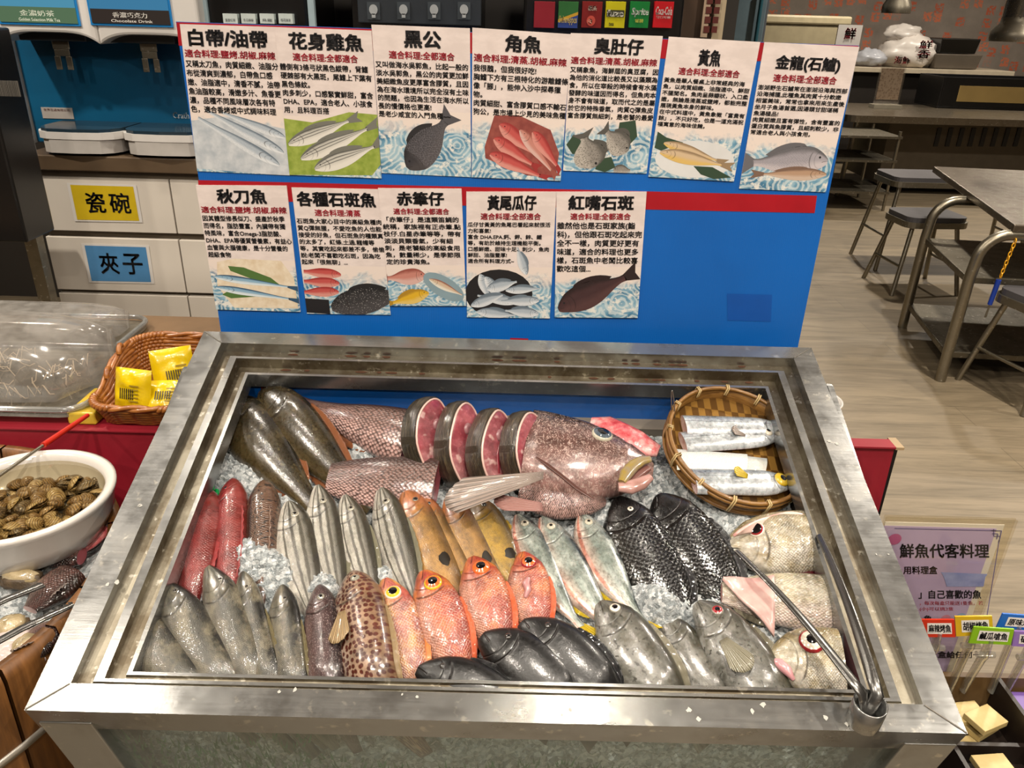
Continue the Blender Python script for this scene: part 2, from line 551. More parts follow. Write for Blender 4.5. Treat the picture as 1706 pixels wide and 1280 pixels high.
ff = quadmap([(a.x, yb, b.z), (b.x, yb, b.z), (b.x, yb, a.z), (a.x, yb, a.z)], (0, -1, 0), .002)
text_on(mb, 'Crathco', (0, 0, 1, 1), ff, .01)
mb.build('maker_lettering', plain('pale_ink', '#c8d4dc', .5), disp, world=True)

# ---------------------------------------------------------------- the dark drink machines behind the board
def machine(px0, px1, pyb, y, label):
    a = aty(px0, pyb, y); b = aty(px1, pyb, y)
    o = thing('drink_machine', label, 'drink machine', V(((a.x+b.x)/2, y+.3, ctop)))
    MB().box((a.x, y, ctop), (b.x, y+.5, 1.95)).build('body', BLACKM, o, world=True, bevel=.01)
    return o


o = machine(346, 515, 60, 3.3, 'black drink machine with four small white labels and a pale frame edge, beside the dispenser')
for px in (341, 519):
    a = aty(px, 20, 3.29)
    MB().box((a.x-.012, 3.285, ctop), (a.x+.012, 3.31, 1.95)).build('edge_trim', plain('pale_trim', '#9fb3bb', .3), o, world=True)
for k, px in enumerate((385, 415, 446, 477)):
    a = aty(px-11, 39, 3.28); b = aty(px+11, 23, 3.28)
    bb = MB().box((a.x, 3.27, a.z), (b.x, 3.298, b.z)).build('flavour_label', plain('label_white', '#c4cfcc', .3), o, world=True)
    mb = MB(); ff = quadmap([(a.x, 3.27, b.z), (b.x, 3.27, b.z), (b.x, 3.27, a.z), (a.x, 3.27, a.z)], (0, -1, 0), .001)
    text_on(mb, ('蜜香紅茶', '冬瓜檸檬', '烏龍', '桂花綠茶')[k], (.15, .2, .85, .5), ff)
    mb.build('label_lettering', INK, bb, world=True)
o = machine(588, 800, 60, 3.3, 'black drink machine with a grey panel of four cup symbols, behind the blue board')
a = aty(597, 38, 3.27); b = aty(802, -40, 3.27)
MB().box((a.x, 3.27, a.z), (b.x, 3.3, b.z)).build('grey_panel', plain('slate_panel', '#2c3238', .35), o, world=True, bevel=.004)
for px in (622, 672, 723, 773):
    c = aty(px, 18, 3.262)
    MB().box((c.x-.024, 3.266, c.z-.03), (c.x+.024, 3.27, c.z+.03)).build('symbol_plate', plain('plate', '#3d454b', .4), o, world=True)
    mb = MB(); mb.prism([(c.x+.016*cos(A)*(1), c.z+.004+.018*sin(A)) for A in [2*pi*i/14 for i in range(14)]]+[], 0, 1)
    vs = [(x, 3.264-.002*z, y) for x, y, z in mb.v]; mb.v = vs
    mb.box((c.x-.007, 3.262, c.z-.024), (c.x+.007, 3.2655, c.z-.01))
    mb.build('cup_symbol', plain('pale_symbol', '#a8adb0', .4), o, world=True)
o = machine(872, 1135, 60, 3.3, 'black soda fountain with six coloured flavour cards, right of the grey panel machine')
cards = [(889, 925, '#8e1f2b', [], ), (929, 964, '#2f6a35', []), (968, 1004, '#7f1d1a', []), (1007, 1043, '#c9c012', []), (1047, 1083, '#0f7a34', []), (1087, 1123, '#c0121e', [])]
for k, (p0, p1, c, _) in enumerate(cards):
    a = aty(p0, 46, 3.28); b = aty(p1, 3, 3.28)
    cm = plain('flavour_card%d' % k, c, .3, var=.15)
    cc = MB().box((a.x, 3.275, a.z), (b.x, 3.298, b.z)).build('flavour_card', cm, o, world=True, bevel=.001)
    q = [(a.x, 3.275, b.z), (b.x, 3.275, b.z), (b.x, 3.275, a.z), (a.x, 3.275, a.z)]
    ff = quadmap(q, (0, -1, 0), .001)
    def poly(pts, col, nm): 
        mm = MB(); mm.add([ff(x, y, .0005) for x, y in pts], [list(range(len(pts)))]); return mm.build(nm, plain(nm+str(k), col, .4), cc, world=True)
    def word(wd, box, col, sl=0.):
        mm = MB(); text_on(mm, wd, box, lambda x, y: ff(x, y, .002), .02, slant=sl); mm.build('card_lettering', plain('card_ink%d%d' % (k, len(wd)), col, .4), cc, world=True)
    if k == 1:
        poly([(0, 0), (1, 0), (1, .5), (0, .2)], '#27408a', 'blue_field'); poly([(0, .2), (1, .5), (1, .62), (0, .32)], '#c79a2a', 'gold_band')
        word('Schweppes', (.05, .12, .95, .45), '#e0c878', .0)
    if k == 2:
        poly([(.5+.22*cos(A)-.03, .27+.2*sin(A)) for A in [2*pi*i/16 for i in range(16)]], '#c04a3c', 'apple')
        poly([(.42+.12*cos(A), .24+.13*sin(A)) for A in [2*pi*i/16 for i in range(16)]], '#dcc8b0', 'apple_flesh')
        word('蘋果', (.3, .66, .72, .84), '#d8c8b8')
    if k == 3:
        poly([(.05, .42), (.95, .42), (.95, .68), (.05, .68)], '#3a3a20', 'dark_band'); word('fuze', (.08, .44, .9, .68), '#f2f0e0'); word('tea', (.2, .08, .45, .2), '#3a3a20')
    if k == 4: word('Sprite', (.07, .42, .93, .75), '#f0f4ec', .15); word('雪碧', (.3, .2, .72, .34), '#d8d860')
    if k == 5: word('Coca-Cola', (.07, .5, .93, .8), '#f4ece8', .12); word('可口可樂', (.12, .36, .88, .45), '#f0d8d4')

# ---------------------------------------------------------------- dark appliance on a steel stand, far left
bx = aty(46, 405, 2.62); sr = aty(84, 415, 3.1).x
o = thing('kitchen_appliance', 'tall black appliance on the steel stand left of the drawer cabinet', 'appliance', V((bx.x-.3, 2.9, bx.z)))
MB().box((bx.x-.8, 2.62, bx.z), (bx.x, 2.8, 1.42)).build('body', BLACKM, o, world=True, bevel=.008)
MB().box((bx.x-.75, 2.605, bx.z+.05), (bx.x-.22, 2.62, bx.z+.4)).build('dark_window', plain('dark_glass', '#1b1612', .08), o, world=True, bevel=.004)
a = aty(0, 160, 2.617); b = aty(30, 135, 2.617)
mb = MB()
for i in range(14): mb.box((a.x+i*(b.x-a.x)/14, 2.614, a.z), (a.x+(i+.35+.4*random.random())*(b.x-a.x)/14, 2.6185, b.z))
mb.build('barcode_sticker', plain('grey_bars', '#5a5650', .5), o, world=True)
o = thing('steel_stand', 'low steel stand with splayed legs under the black appliance', 'stand', V((bx.x-.3, 2.8, 0)))
MB().box((bx.x-.9, 2.5, bx.z-.05), (sr, 3.12, bx.z-.001)).build('stand_top', steel('stand_steel', '#a9a39a', .3), o, world=True, bevel=.006)
for (x, y) in ((sr-.04, 2.55), (bx.x-.85, 2.55), (sr-.04, 3.07), (bx.x-.85, 3.07)):
    MB().box((x-.025, y-.025, 0), (x+.025, y+.025, bx.z-.05)).build('leg', ST, o, world=True)
MB().tube([(sr-.04, 2.55, .35), (sr-.4, 2.55, bx.z-.06)], .012).build('brace', ST, o, world=True)

# ---------------------------------------------------------------- dining side
def rrect(x0, y0, x1, y1, r, n=5):
    pts = []
    for cx, cy, a in ((x1-r, y1-r, 0), (x0+r, y1-r, pi/2), (x0+r, y0+r, pi), (x1-r, y0+r, 3*pi/2)):
        for i in range(n+1): pts.append((cx+r*cos(a+pi/2*i/n), cy+r*sin(a+pi/2*i/n)))
    return pts


CUSH = plain('grey_vinyl', '#4c4a4c', .4, scale=6)


def stool(c, w, d, h, rot, label):
    o = thing('steel_stool', label, 'stool', M.Translation(c) @ M.Rotation(rot, 4, 'Z'))
    MB().prism(rrect(-w/2, -d/2, w/2, d/2, .07), h-.05, h-.015).build('seat_rim', ST, o, bevel=.006)
    MB().prism(rrect(-w/2+.012, -d/2+.012, w/2-.012, d/2-.012, .06), h-.015, h+.012).build('seat', CUSH, o, bevel=.008)
    sp = .07
    for sx in (-1, 1):
        for sy in (-1, 1):
            MB().tube([(sx*(w/2-.06), sy*(d/2-.05), h-.05), (sx*(w/2-.06+sp), sy*(d/2-.05+sp), 0.0)], .0135, 10).build('leg', PIPE, o)
        k = .62
        MB().tube([(sx*(w/2-.06+sp*k), -(d/2-.05+sp*k), h*(1-k)), (sx*(w/2-.06+sp*k), (d/2-.05+sp*k), h*(1-k))], .009, 8).build('stretcher', PIPE, o)
    return o


p = atz(1462, 490, 0); stool(V((p.x+.27, p.y+.17, 0)), .40, .32, .46, .08, 'small grey-topped steel stool tucked under the near table, behind its pipe leg')
p = atz(1440, 449, 0); stool(V((p.x+.56, p.y+.2, 0)), .98, .36, .6, .03, 'long grey-topped steel bench stool in front of the far table')
p = atz(1605, 652, 0); stool(V((p.x+.30, p.y+.0, 0)), .42, .34, .46, .25, 'grey-topped steel stool nearest the camera at the right edge')

# near table: steel top on two bent pipe frames with two shelves
A = atz(1555, 277, .75); B = atz(1690, 374, .75)
o = thing('steel_table', 'near steel dining table on bent pipe legs, cut by the right edge', 'table', V((A.x+.7, (A.y+B.y)/2, 0)))
ex = V((1.55, -.17, 0))
top = [B, B+ex, A+ex, A]
MB().hexa([p-V((0, 0, .035)) for p in top], top).build('tabletop', steel('table_steel', '#7d7468', .3, '#4f4538', .5), o, world=True, bevel=.006)
f1 = atz(1503, 545, 0); f2 = atz(1566, 634, 0)
def frame_pipe(f):
    pts = [f, f+V((0, 0, .5))]
    for i in range(1, 8):
        a = pi/2*i/7; pts.append(f+V((.12*(1-cos(a)), -.01, .58+.12*sin(a))))
    pts += [f+V((1.0, -.1, .70))]
    for i in range(1, 8):
        a = pi/2*i/7; pts.append(f+V((1.0+.12*sin(a), -.11, .58+.12*cos(a))))
    pts += [f+V((1.12, -.11, 0))]
    return pts
for f in (f2, f1): MB().tube(frame_pipe(f), .024, 12).build('leg_frame', PIPE, o, world=True)
for z, th in ((.14, .03), (.50, .03)):
    q = [f2+V((0, .02, z)), f2+V((1.1, -.08, z)), f1+V((1.1, -.12, z)), f1+V((0, 0, z))]
    MB().hexa([p-V((0, 0, th)) for p in q], q).build('shelf', STD, o, world=True, bevel=.004)
# yellow chain with a blue lighter hanging from the pipe
h = f2+V((.13, -.03, .69))
o = thing('hanging_lighter', 'blue lighter hanging on a yellow chain from the near table pipe', 'lighter', h-V((0, 0, .3)))
mb = MB()
for i in range(9):
    z = h.z-.012-i*.019; ring = []
    for k in range(10):
        a = 2*pi*k/10
        ring.append((h.x-.002*i+(.006*cos(a) if i % 2 else 0), h.y-.003+(0 if i % 2 else .006*cos(a)), z+.012*sin(a)))
    mb.tube(ring, .0028, 6, closed=True)
mb.build('chain', plain('yellow_plastic', '#d79a14', .35), o, world=True)
MB().tube([(h.x-.018, h.y, h.z-.185), (h.x-.025, h.y, h.z-.30)], [.011, .010], 10).build('lighter_body', plain('blue_plastic', '#14348c', .3), o, world=True)
MB().tube([(h.x-.025, h.y, h.z-.30), (h.x-.028, h.y, h.z-.36)], .004, 8).build('nozzle', ST, o, world=True)

# far table with a slotted steel skirt
a = atz(1412, 192, .75)
o = thing('steel_table', 'far steel table with a slotted skirt, holding the tray box', 'table', V((a.x+1.2, a.y+.4, 0)))
ty = a.y
MB().prism(rrect(a.x, ty, a.x+3.4, ty+1.25, .12), .69, .75).build('tabletop', steel('table_steel_far', '#7a7060', .3, '#4a4032', .5), o, world=True, bevel=.01)
sx0 = atz(1500, 205, .69).x
mb = MB().box((sx0, ty+.25, .1), (a.x+3.3, ty+1.1, .69)); mb.build('cabinet_base', plain('skirt_steel', '#544c40', .4, .7), o, world=True)  # skirt panel in its own dark grey steel
for k in range(8):
    px = 1563+k*19
    c = aty(px, 226, ty+.245); d = aty(px-2, 238, ty+.245)
    MB().box((c.x-.02, ty+.24, c.z-.10), (c.x+.02, ty+.25, c.z+.07)).build('vent_slot', BLACK, o, world=True)
for x in (a.x+.15,): 
    for y in (ty+.12, ty+1.1): MB().tube([(x, y, .69), (x-.05, y, 0)], .024, 10).build('leg', PIPE, o, world=True)
# rack at the left of it
a2 = atz(1392, 350, 0); 
o = thing('steel_rack', 'low steel rack with three shelves in the dark beside the far table', 'rack', V((a2.x+.2, a2.y+.3, 0)))
for z in (.15, .42, .62): MB().box((a2.x-.3, a2.y, z), (a2.x+.45, a2.y+.6, z+.02)).build('shelf', STD, o, world=True)
for x in (a2.x-.28, a2.x+.43):
    for y in (a2.y+.02, a2.y+.58): MB().tube([(x, y, 0), (x, y, .68)], .014, 8).build('leg', PIPE, o, world=True)

# tray box on the far table
p = atz(1557, 180, .751); q = atz(1706, 190, .751)
BRASS = plain('pale_wood', '#a58a52', .45, scale=4)
o = thing('tray_box', 'long black open tray with a pale wooden front on the far table', 'tray', V((p.x+.5, p.y+.2, .751)))
T = M.Translation(V((p.x+.02, p.y, .751))) @ M.Rotation(-.03, 4, 'Z')
mb = MB().box((0, 0, 0), (1.3, .55, .02), 0, T).box((0, 0, .02), (.02, .55, .3), 0, T).box((1.28, 0, .02), (1.3, .55, .3), 0, T).box((.02, .53, .02), (1.28, .55, .3), 0, T).box((.02, 0, .02), (1.28, .02, .3), 0, T)
mb.build('tray', BLACK, o, world=True, bevel=.004)
MB().box((.18, -.008, .07), (1.28, 0, .22), 0, T).build('wood_front', BRASS, o, world=True)
# acrylic sign on the far table
p = atz(1474, 180, .751)
o = thing('table_sign', 'clear table sign with a beige printed card on the far table', 'sign', V((p.x, p.y, .751)))
T = M.Translation(V((p.x, p.y, .751)))
MB().box((-.14, -.07, 0), (.14, .07, .035), 0, T).build('base', plain('acrylic_base', '#a29a88', .2), o, world=True)
MB().box((-.125, -.012, .035), (.125, -.006, .42), 0, T).box((-.125, .006, .035), (.125, .012, .42), 0, T).build('clear_cover', clear('acrylic_far'), o, world=True)
t2 = NT('printed_card'); nz = t2.vor(t2.vmul(t2.obj(), (60, 10, 45)), 1, .7)
t2.pbsdf(Base_Color=t2.ramp(nz, [(.3, '#8c745c'), (.6, '#b29a80')]), Roughness=.5)
MB().box((-.11, -.004, .08), (.11, .004, .37), 0, T).build('printed_card', t2.m, o, world=True)

# side table with bags behind
ys = 9.45
p = aty(1432, 112, ys); zst = p.z
o = thing('side_table', 'pale-edged side table against the printed wall, carrying plastic bags', 'table', V((p.x+.8, ys+.3, 0)))
MB().box((p.x-.3, ys, zst-.05), (p.x+1.75, ys+.75, zst)).build('tabletop', plain('pale_laminate', '#b0a48e', .4), o, world=True, bevel=.004)
MB().box((p.x-.2, ys+.1, .0), (p.x+1.7, ys+.7, zst-.05)).build('dark_body', plain('dark_body', '#1c1712', .5), o, world=True)


def blob(c, r, mat, seed, crumple=.22, n=28, m_=18, sq=.7):
    mb = MB()
    def fn(a, b):
        A = 2*pi*a; B = pi*b
        d = V((cos(A)*sin(B), sin(A)*sin(B), cos(B)))
        k = 1+crumple*(MN.noise(d*2.3+V((seed, 0, 0)))+.5*abs(MN.noise(d*6+V((seed, 3, 0)))))
        z = d.z*r[2]*k
        return (c[0]+d.x*r[0]*k, c[1]+d.y*r[1]*k, c[2]+max(z, -r[2]*sq))
    mb.grid(n, m_, fn); return mb


PBAG = plain('white_bag', '#cdc6be', .35, var=.08, scale=8)
def bagmap(cx, y, cz): return lambda x, z: V((cx+x, y, cz+z))
p = aty(1530, 112, ys)
o = thing('plastic_bag', 'large knotted white plastic bag with red characters on the side table', 'bag', V((p.x, ys+.3, zst)))
blob((p.x, ys+.32, zst+.14), (.34, .22, .2), PBAG, 3.1, .25).build('bag', PBAG, o, world=True)
blob((p.x-.1, ys+.32, zst+.35), (.2, .1, .09), PBAG, 5.7, .4, 20, 12, .9).build('knot', PBAG, o, world=True)
mb = MB(); text_on(mb, '鮮\n香', (p.x-.0, zst+.11, p.x+.14, zst+.29), lambda x, z: V((x, ys+.085, z)), .02); text_on(mb, '海鮮', (p.x-.24, zst+.04, p.x-.06, zst+.12), lambda x, z: V((x, ys+.1, z)), .02)
mb.build('bag_lettering', REDINK, o, world=True)
p = aty(1462, 112, ys)
tag(blob((p.x, ys+.25, zst+.08), (.17, .13, .1), PBAG, 9.3, .3).build('plastic_bag', plain('grey_bag', '#a8aab0', .3)), 'small crumpled pale bag left of the knotted bag on the side table', 'bag')
for k, (px, h0, w_, lab) in enumerate(((1600, .0, .24, 'lower of the two stacked dark containers on the side table, smoky and see-through'), (1597, .16, .2, 'upper black container stacked on the side table'))):
    p = aty(px, 112, ys)
    tag(MB().hexa([(p.x-w_, ys+.1, zst+.005+h0), (p.x+w_, ys+.1, zst+.005+h0), (p.x+w_, ys+.5, zst+.005+h0), (p.x-w_, ys+.5, zst+.005+h0)],
                  [(p.x-w_*1.1, ys+.08, zst+.16+h0), (p.x+w_*1.1, ys+.08, zst+.16+h0), (p.x+w_*1.1, ys+.52, zst+.16+h0), (p.x-w_*1.1, ys+.52, zst+.16+h0)]).build('food_container', plain('smoky%d' % k, ('#5a5248', '#15130f')[k], .3), bevel=.01), lab, 'container')

# chest freezer, card and display fridge behind the board
a = aty(1265, 70, 9.2); b = aty(1415, 38, 9.2)
o = thing('chest_freezer', 'beige chest freezer against the printed wall', 'freezer', V(((a.x+b.x)/2, 9.7, 0)))
MB().box((a.x, 9.2, 0), (b.x, 10.3, b.z-.03)).build('body', plain('freezer_beige', '#9c9174', .45), o, world=True, bevel=.02)
MB().box((a.x-.02, 9.18, b.z-.03), (b.x+.02, 10.32, b.z+.06)).build('lid', plain('freezer_lid', '#b3a787', .45), o, world=True, bevel=.02)
a = aty(1392, 72, 8.6); b = aty(1438, 42, 8.6)
tag(MB().box((a.x, 8.6, .0), (b.x, 8.62, b.z)).build('notice_board', WHITEC), 'white notice board with a small red emblem standing before the freezer', 'sign')
fo = bpy.data.objects['notice_board']
c = aty(1418, 56, 8.59)
mb = MB(); text_on(mb, '鮮', (c.x-.06, c.z-.05, c.x+.05, c.z+.05), lambda x, z: V((x, 8.596, z)), .02); mb.build('emblem', REDINK, fo, world=True)
a = aty(1210, 60, 6.5); b = aty(1320, 0, 6.5)
o = thing('display_fridge', 'tall display fridge with a bluish glass door behind the board', 'fridge', V(((a.x+b.x)/2, 6.8, 0)))
MB().box((a.x, 6.55, 0), (b.x-.15, 7.3, 2.1)).build('body', plain('fridge_grey', '#4b5056', .4), o, world=True, bevel=.01)
MB().box((a.x+.03, 6.5, .1), (b.x-.18, 6.55, 2.05)).build('door', plain('fridge_glass', '#5f7078', .12), o, world=True, bevel=.01)
MB().tube([(b.x-.24, 6.46, .9), (b.x-.24, 6.46, 1.7)], .015).build('handle', plain('handle_teal', '#24505c', .3), o, world=True)
# exhaust pipes
for k, (px, py, y, r_, lab) in enumerate(((1492, 22, 6.2, .075, 'slim chrome exhaust pipe hanging over the far table'), (1700, 70, 4.6, .12, 'wide chrome exhaust pipe hanging at the top right corner'))):
    c = aty(px, py, y)
    o = thing('exhaust_pipe', lab, 'exhaust pipe', V((c.x, y, c.z)))
    MB().tube([(c.x, y, c.z+.03), (c.x, y, ZC)], r_, 24).build('pipe', steel('chrome%d' % k, '#9a948a', .2), o, world=True)
    MB().lathe([(r_*1.28, 0), (r_*1.32, .015), (r_*1.3, .05), (r_*1.02, .09), (r_*1.0, .12)], 28, T=M.Translation(c)).build('collar', ST, o, world=True)
# ---------------------------------------------------------------- fish
def interp(keys, s):
    """Catmull-Rom through (s, a, b, ...) keys"""
    n = len(keys)
    if s <= keys[0][0]: return keys[0][1:]
    if s >= keys[-1][0]: return keys[-1][1:]
    i = max(k for k in range(n-1) if keys[k][0] <= s)
    t = (s-keys[i][0])/(keys[i+1][0]-keys[i][0])
    out = []
    for c in range(1, len(keys[0])):
        p1, p2 = keys[i][c], keys[i+1][c]; d = keys[i+1][0]-keys[i][0]
        m1 = (p2-keys[i-1][c])/(keys[i+1][0]-keys[i-1][0])*d if i > 0 else (p2-p1)
        m2 = (keys[i+2][c]-p1)/(keys[i+2][0]-keys[i][0])*d if i < n-2 else (p2-p1)
        t2, t3 = t*t, t*t*t
        out.append((2*t3-3*t2+1)*p1+(t3-2*t2+t)*m1+(-2*t3+3*t2)*p2+(t3-t2)*m2)
    return out


# s, top, bottom (of half the height), half thickness (of the greatest)
PROF = {
 'snapper': [(0, .10, .22, .14), (.03, .30, .36, .34), (.09, .58, .52, .6), (.17, .84, .72, .84), (.27, .98, .9, .98), (.38, 1, 1, 1), (.52, .92, .95, .92), (.66, .72, .74, .7), (.8, .42, .44, .42), (.92, .25, .26, .22), (1, .27, .28, .1)],
 'slim': [(0, .12, .2, .16), (.04, .36, .38, .42), (.1, .6, .6, .7), (.2, .86, .84, .92), (.33, 1, 1, 1), (.5, .94, .98, .95), (.65, .72, .78, .74), (.8, .42, .46, .44), (.92, .2, .22, .2), (1, .2, .2, .1)],
 'long': [(0, .16, .2, .2), (.04, .5, .42, .55), (.1, .76, .66, .8), (.2, .96, .9, .98), (.33, 1, 1, 1), (.5, .86, .88, .86), (.68, .6, .62, .6), (.85, .36, .38, .34), (1, .24, .24, .12)],
 'torp': [(0, .14, .2, .2), (.03, .36, .36, .42), (.08, .6, .56, .68), (.16, .84, .8, .9), (.26, .97, .95, 1), (.4, 1, 1, 1), (.6, .95, .95, .95), (.78, .75, .76, .72), (.9, .45, .46, .4), (1, .25, .25, .12)],
 'deep': [(0, .16, .12, .16), (.03, .34, .3, .36), (.09, .6, .56, .62), (.18, .86, .84, .86), (.3, 1, 1, 1), (.48, 1, 1, .96), (.65, .82, .82, .74), (.8, .48, .5, .42), (.92, .26, .26, .2), (1, .28, .28, .1)],
 'grouper': [(0, .1, .3, .2), (.03, .3, .44, .42), (.09, .56, .6, .68), (.18, .82, .8, .9), (.3, .98, .98, 1), (.45, 1, 1, 1), (.6, .9, .9, .86), (.75, .66, .66, .6), (.9, .4, .4, .3), (1, .36, .36, .14)],
}


def wet(name, back, side, belly, scale=None, L=.3, H=.08, sc=.006, dark=.35, spots=None, stripes=None, speck=None, net=None, metal=0., rough=.3, bump=.5, blotch=None, tail=None, head=None, mark=True, soft=.08, coat=.75, dk=.62, sb=1., rnd=.4):
    """fish skin: u runs nose to tail, v belly to back; pigment, scales, gill and mouth seams"""
    t = NT(name); uv = t.uv(); s, v, _ = t.sep(uv)
    seed = t.math('MULTIPLY', t.rnd(), 37.)
    q = t.comb(t.math('ADD', t.math('MULTIPLY', s, L), seed), t.math('MULTIPLY', v, H*1.3), 0.)
    n1 = t.noise(q, 28, 5, .6); n2 = t.noise(q, 140, 3, .6)
    vv = t.math('ADD', v, t.math('MULTIPLY_ADD', n1, .3, -.15))
    col = t.ramp(vv, [(.0, belly), (.24, belly), (.5, side), (.72, side), (.9, back)])
    if head: col = t.mix(t.ramp(t.math('ADD', s, t.math('MULTIPLY', n1, .1)), [(.2, .8), (.34, 0.)]), col, head)
    if tail: col = t.mix(t.ramp(s, [(.8, 0.), (.95, 1.)]), col, tail)
    if blotch: col = t.mix(t.math('MULTIPLY', t.ramp(t.noise(q, blotch[1], 4, .65), [(.45, 0.), (.62, 1.)]), blotch[2] if len(blotch) > 2 else .8), col, blotch[0])
    h = n2
    body = t.ramp(s, [(.2, 0.), (.26, 1.)]) if mark else 1.
    X_, Y_ = t.math('MULTIPLY', s, L/sc), t.math('MULTIPLY', v, H*1.3/sc)
    sv = t.vmul(t.comb(t.math('ADD', X_, Y_), t.math('SUBTRACT', X_, Y_), 0), (.72, .72, 1))
    d = t.vor(sv, 1, rnd, dim='2D')
    sm = t.ramp(d, [(.2, 1.), (.62, 0.)])
    if scale:
        f = t.math('MULTIPLY', t.math('SUBTRACT', 1., sm), t.math('MULTIPLY', body, dark))
        col = t.mix(f, col, scale)
    h = t.math('ADD', t.math('MULTIPLY', t.math('MULTIPLY', sm, body), .75*sb if scale else 0.), t.math('MULTIPLY', n2, .5))
    if spots:
        c_, size, thr = spots
        dd = t.vor(t.vmul(q, (1, 1, 0)), 1/size, .7, dim='2D')
        col = t.mix(t.ramp(dd, [(thr-.08, 1.), (thr+.06, 0.)]), col, c_)
    if net:
        c_, size = net
        e = t.math('ABSOLUTE', t.math('SINE', t.math('MULTIPLY', t.noise(q,   .5/size, 2, .5, .5), 17.)))
        col = t.mix(t.ramp(e, [(.2, .85), (.5, 0.)]), col, c_)
    if speck:
        c_, sz, th_ = speck
        col = t.mix(t.ramp(t.noise(q, sz, 2, .5), [(th_, 0.), (th_+.06, 1.)]), col, c_)
    if stripes:
        c_, lst = stripes
        acc = None
        jv = t.math('ADD', v, t.math('MULTIPLY_ADD', t.noise(q, 40, 3, .6), .07, -.035))
        for (pos_, wd) in lst:
            e = t.math('ABSOLUTE', t.math('SUBTRACT', jv, pos_))
            e = t.ramp(e, [(wd*.5, 1.), (wd*1.1, 0.)])
            acc = e if acc is None else t.math('MAXIMUM', acc, e)
        col = t.mix(t.math('MULTIPLY', acc, .85), col, c_)
    if mark:
        a = t.math('SUBTRACT', v, .48)
        ge = t.math('ADD', s, t.math('MULTIPLY', t.math('MULTIPLY', a, a), .32))
        g = t.math('ABSOLUTE', t.math('SUBTRACT', ge, .245))
        gl = t.ramp(g, [(.001, 1.), (.009, 0.)])
        gl = t.math('MULTIPLY', gl, t.ramp(v, [(.1, 0.), (.2, 1.), (.74, 1.), (.85, 0.)]))
        g2 = t.ramp(t.math('ABSOLUTE', t.math('SUBTRACT', ge, .18)), [(.001, .45), (.008, 0.)])
        mo = t.math('ABSOLUTE', t.math('SUBTRACT', v, t.math('MULTIPLY_ADD', s, -1.2, .46)))
        ml = t.math('MULTIPLY', t.ramp(mo, [(.008, 1.), (.035, 0.)]), t.ramp(s, [(.07, 1.), (.085, 0.)]))
        ln = t.math('MAXIMUM', t.math('MAXIMUM', gl, g2), ml)
        col = t.mix(t.math('MULTIPLY', ln, .75), col, '#1c1210')
        h = t.math('SUBTRACT', h, t.math('MULTIPLY', ln, 2.5))
    if dk < 1: col = t.mix(1., col, t.ramp(t.math('ADD', t.math('MULTIPLY', n1, .7), t.math('MULTIPLY', n2, .3)), [(.36, dk*.42), (.64, dk*1.2)]), 'MULTIPLY')
    nb = t.bump(h, bump, .0018)
    return t.pbsdf(Base_Color=col, Roughness=t.math('MULTIPLY_ADD', n2, .3, rough-.12), Metallic=metal, Normal=nb, Coat_Weight=coat, Coat_Roughness=.06, Coat_Normal=t.bump(t.math('ADD', t.math('MULTIPLY', h, .5), t.noise(q, 300, 2, .6)), .16, .0015), Subsurface_Weight=soft, Subsurface_Scale=.004)


def fin_mat(name, c, c2, alpha=1.):
    t = NT(name); s, v, _ = t.sep(t.uv())
    st = t.math('SINE', t.math('MULTIPLY', v, 95.))
    col = t.mix(t.math('MULTIPLY_ADD', st, .4, .4), c, c2)
    return t.pbsdf(Base_Color=col, Roughness=.3, Normal=t.bump(st, .5, .001), Coat_Weight=.4, Alpha=alpha)


PUP = plain('pupil', '#05060a', .08, bump=0, coat=1.)
FLESH = None


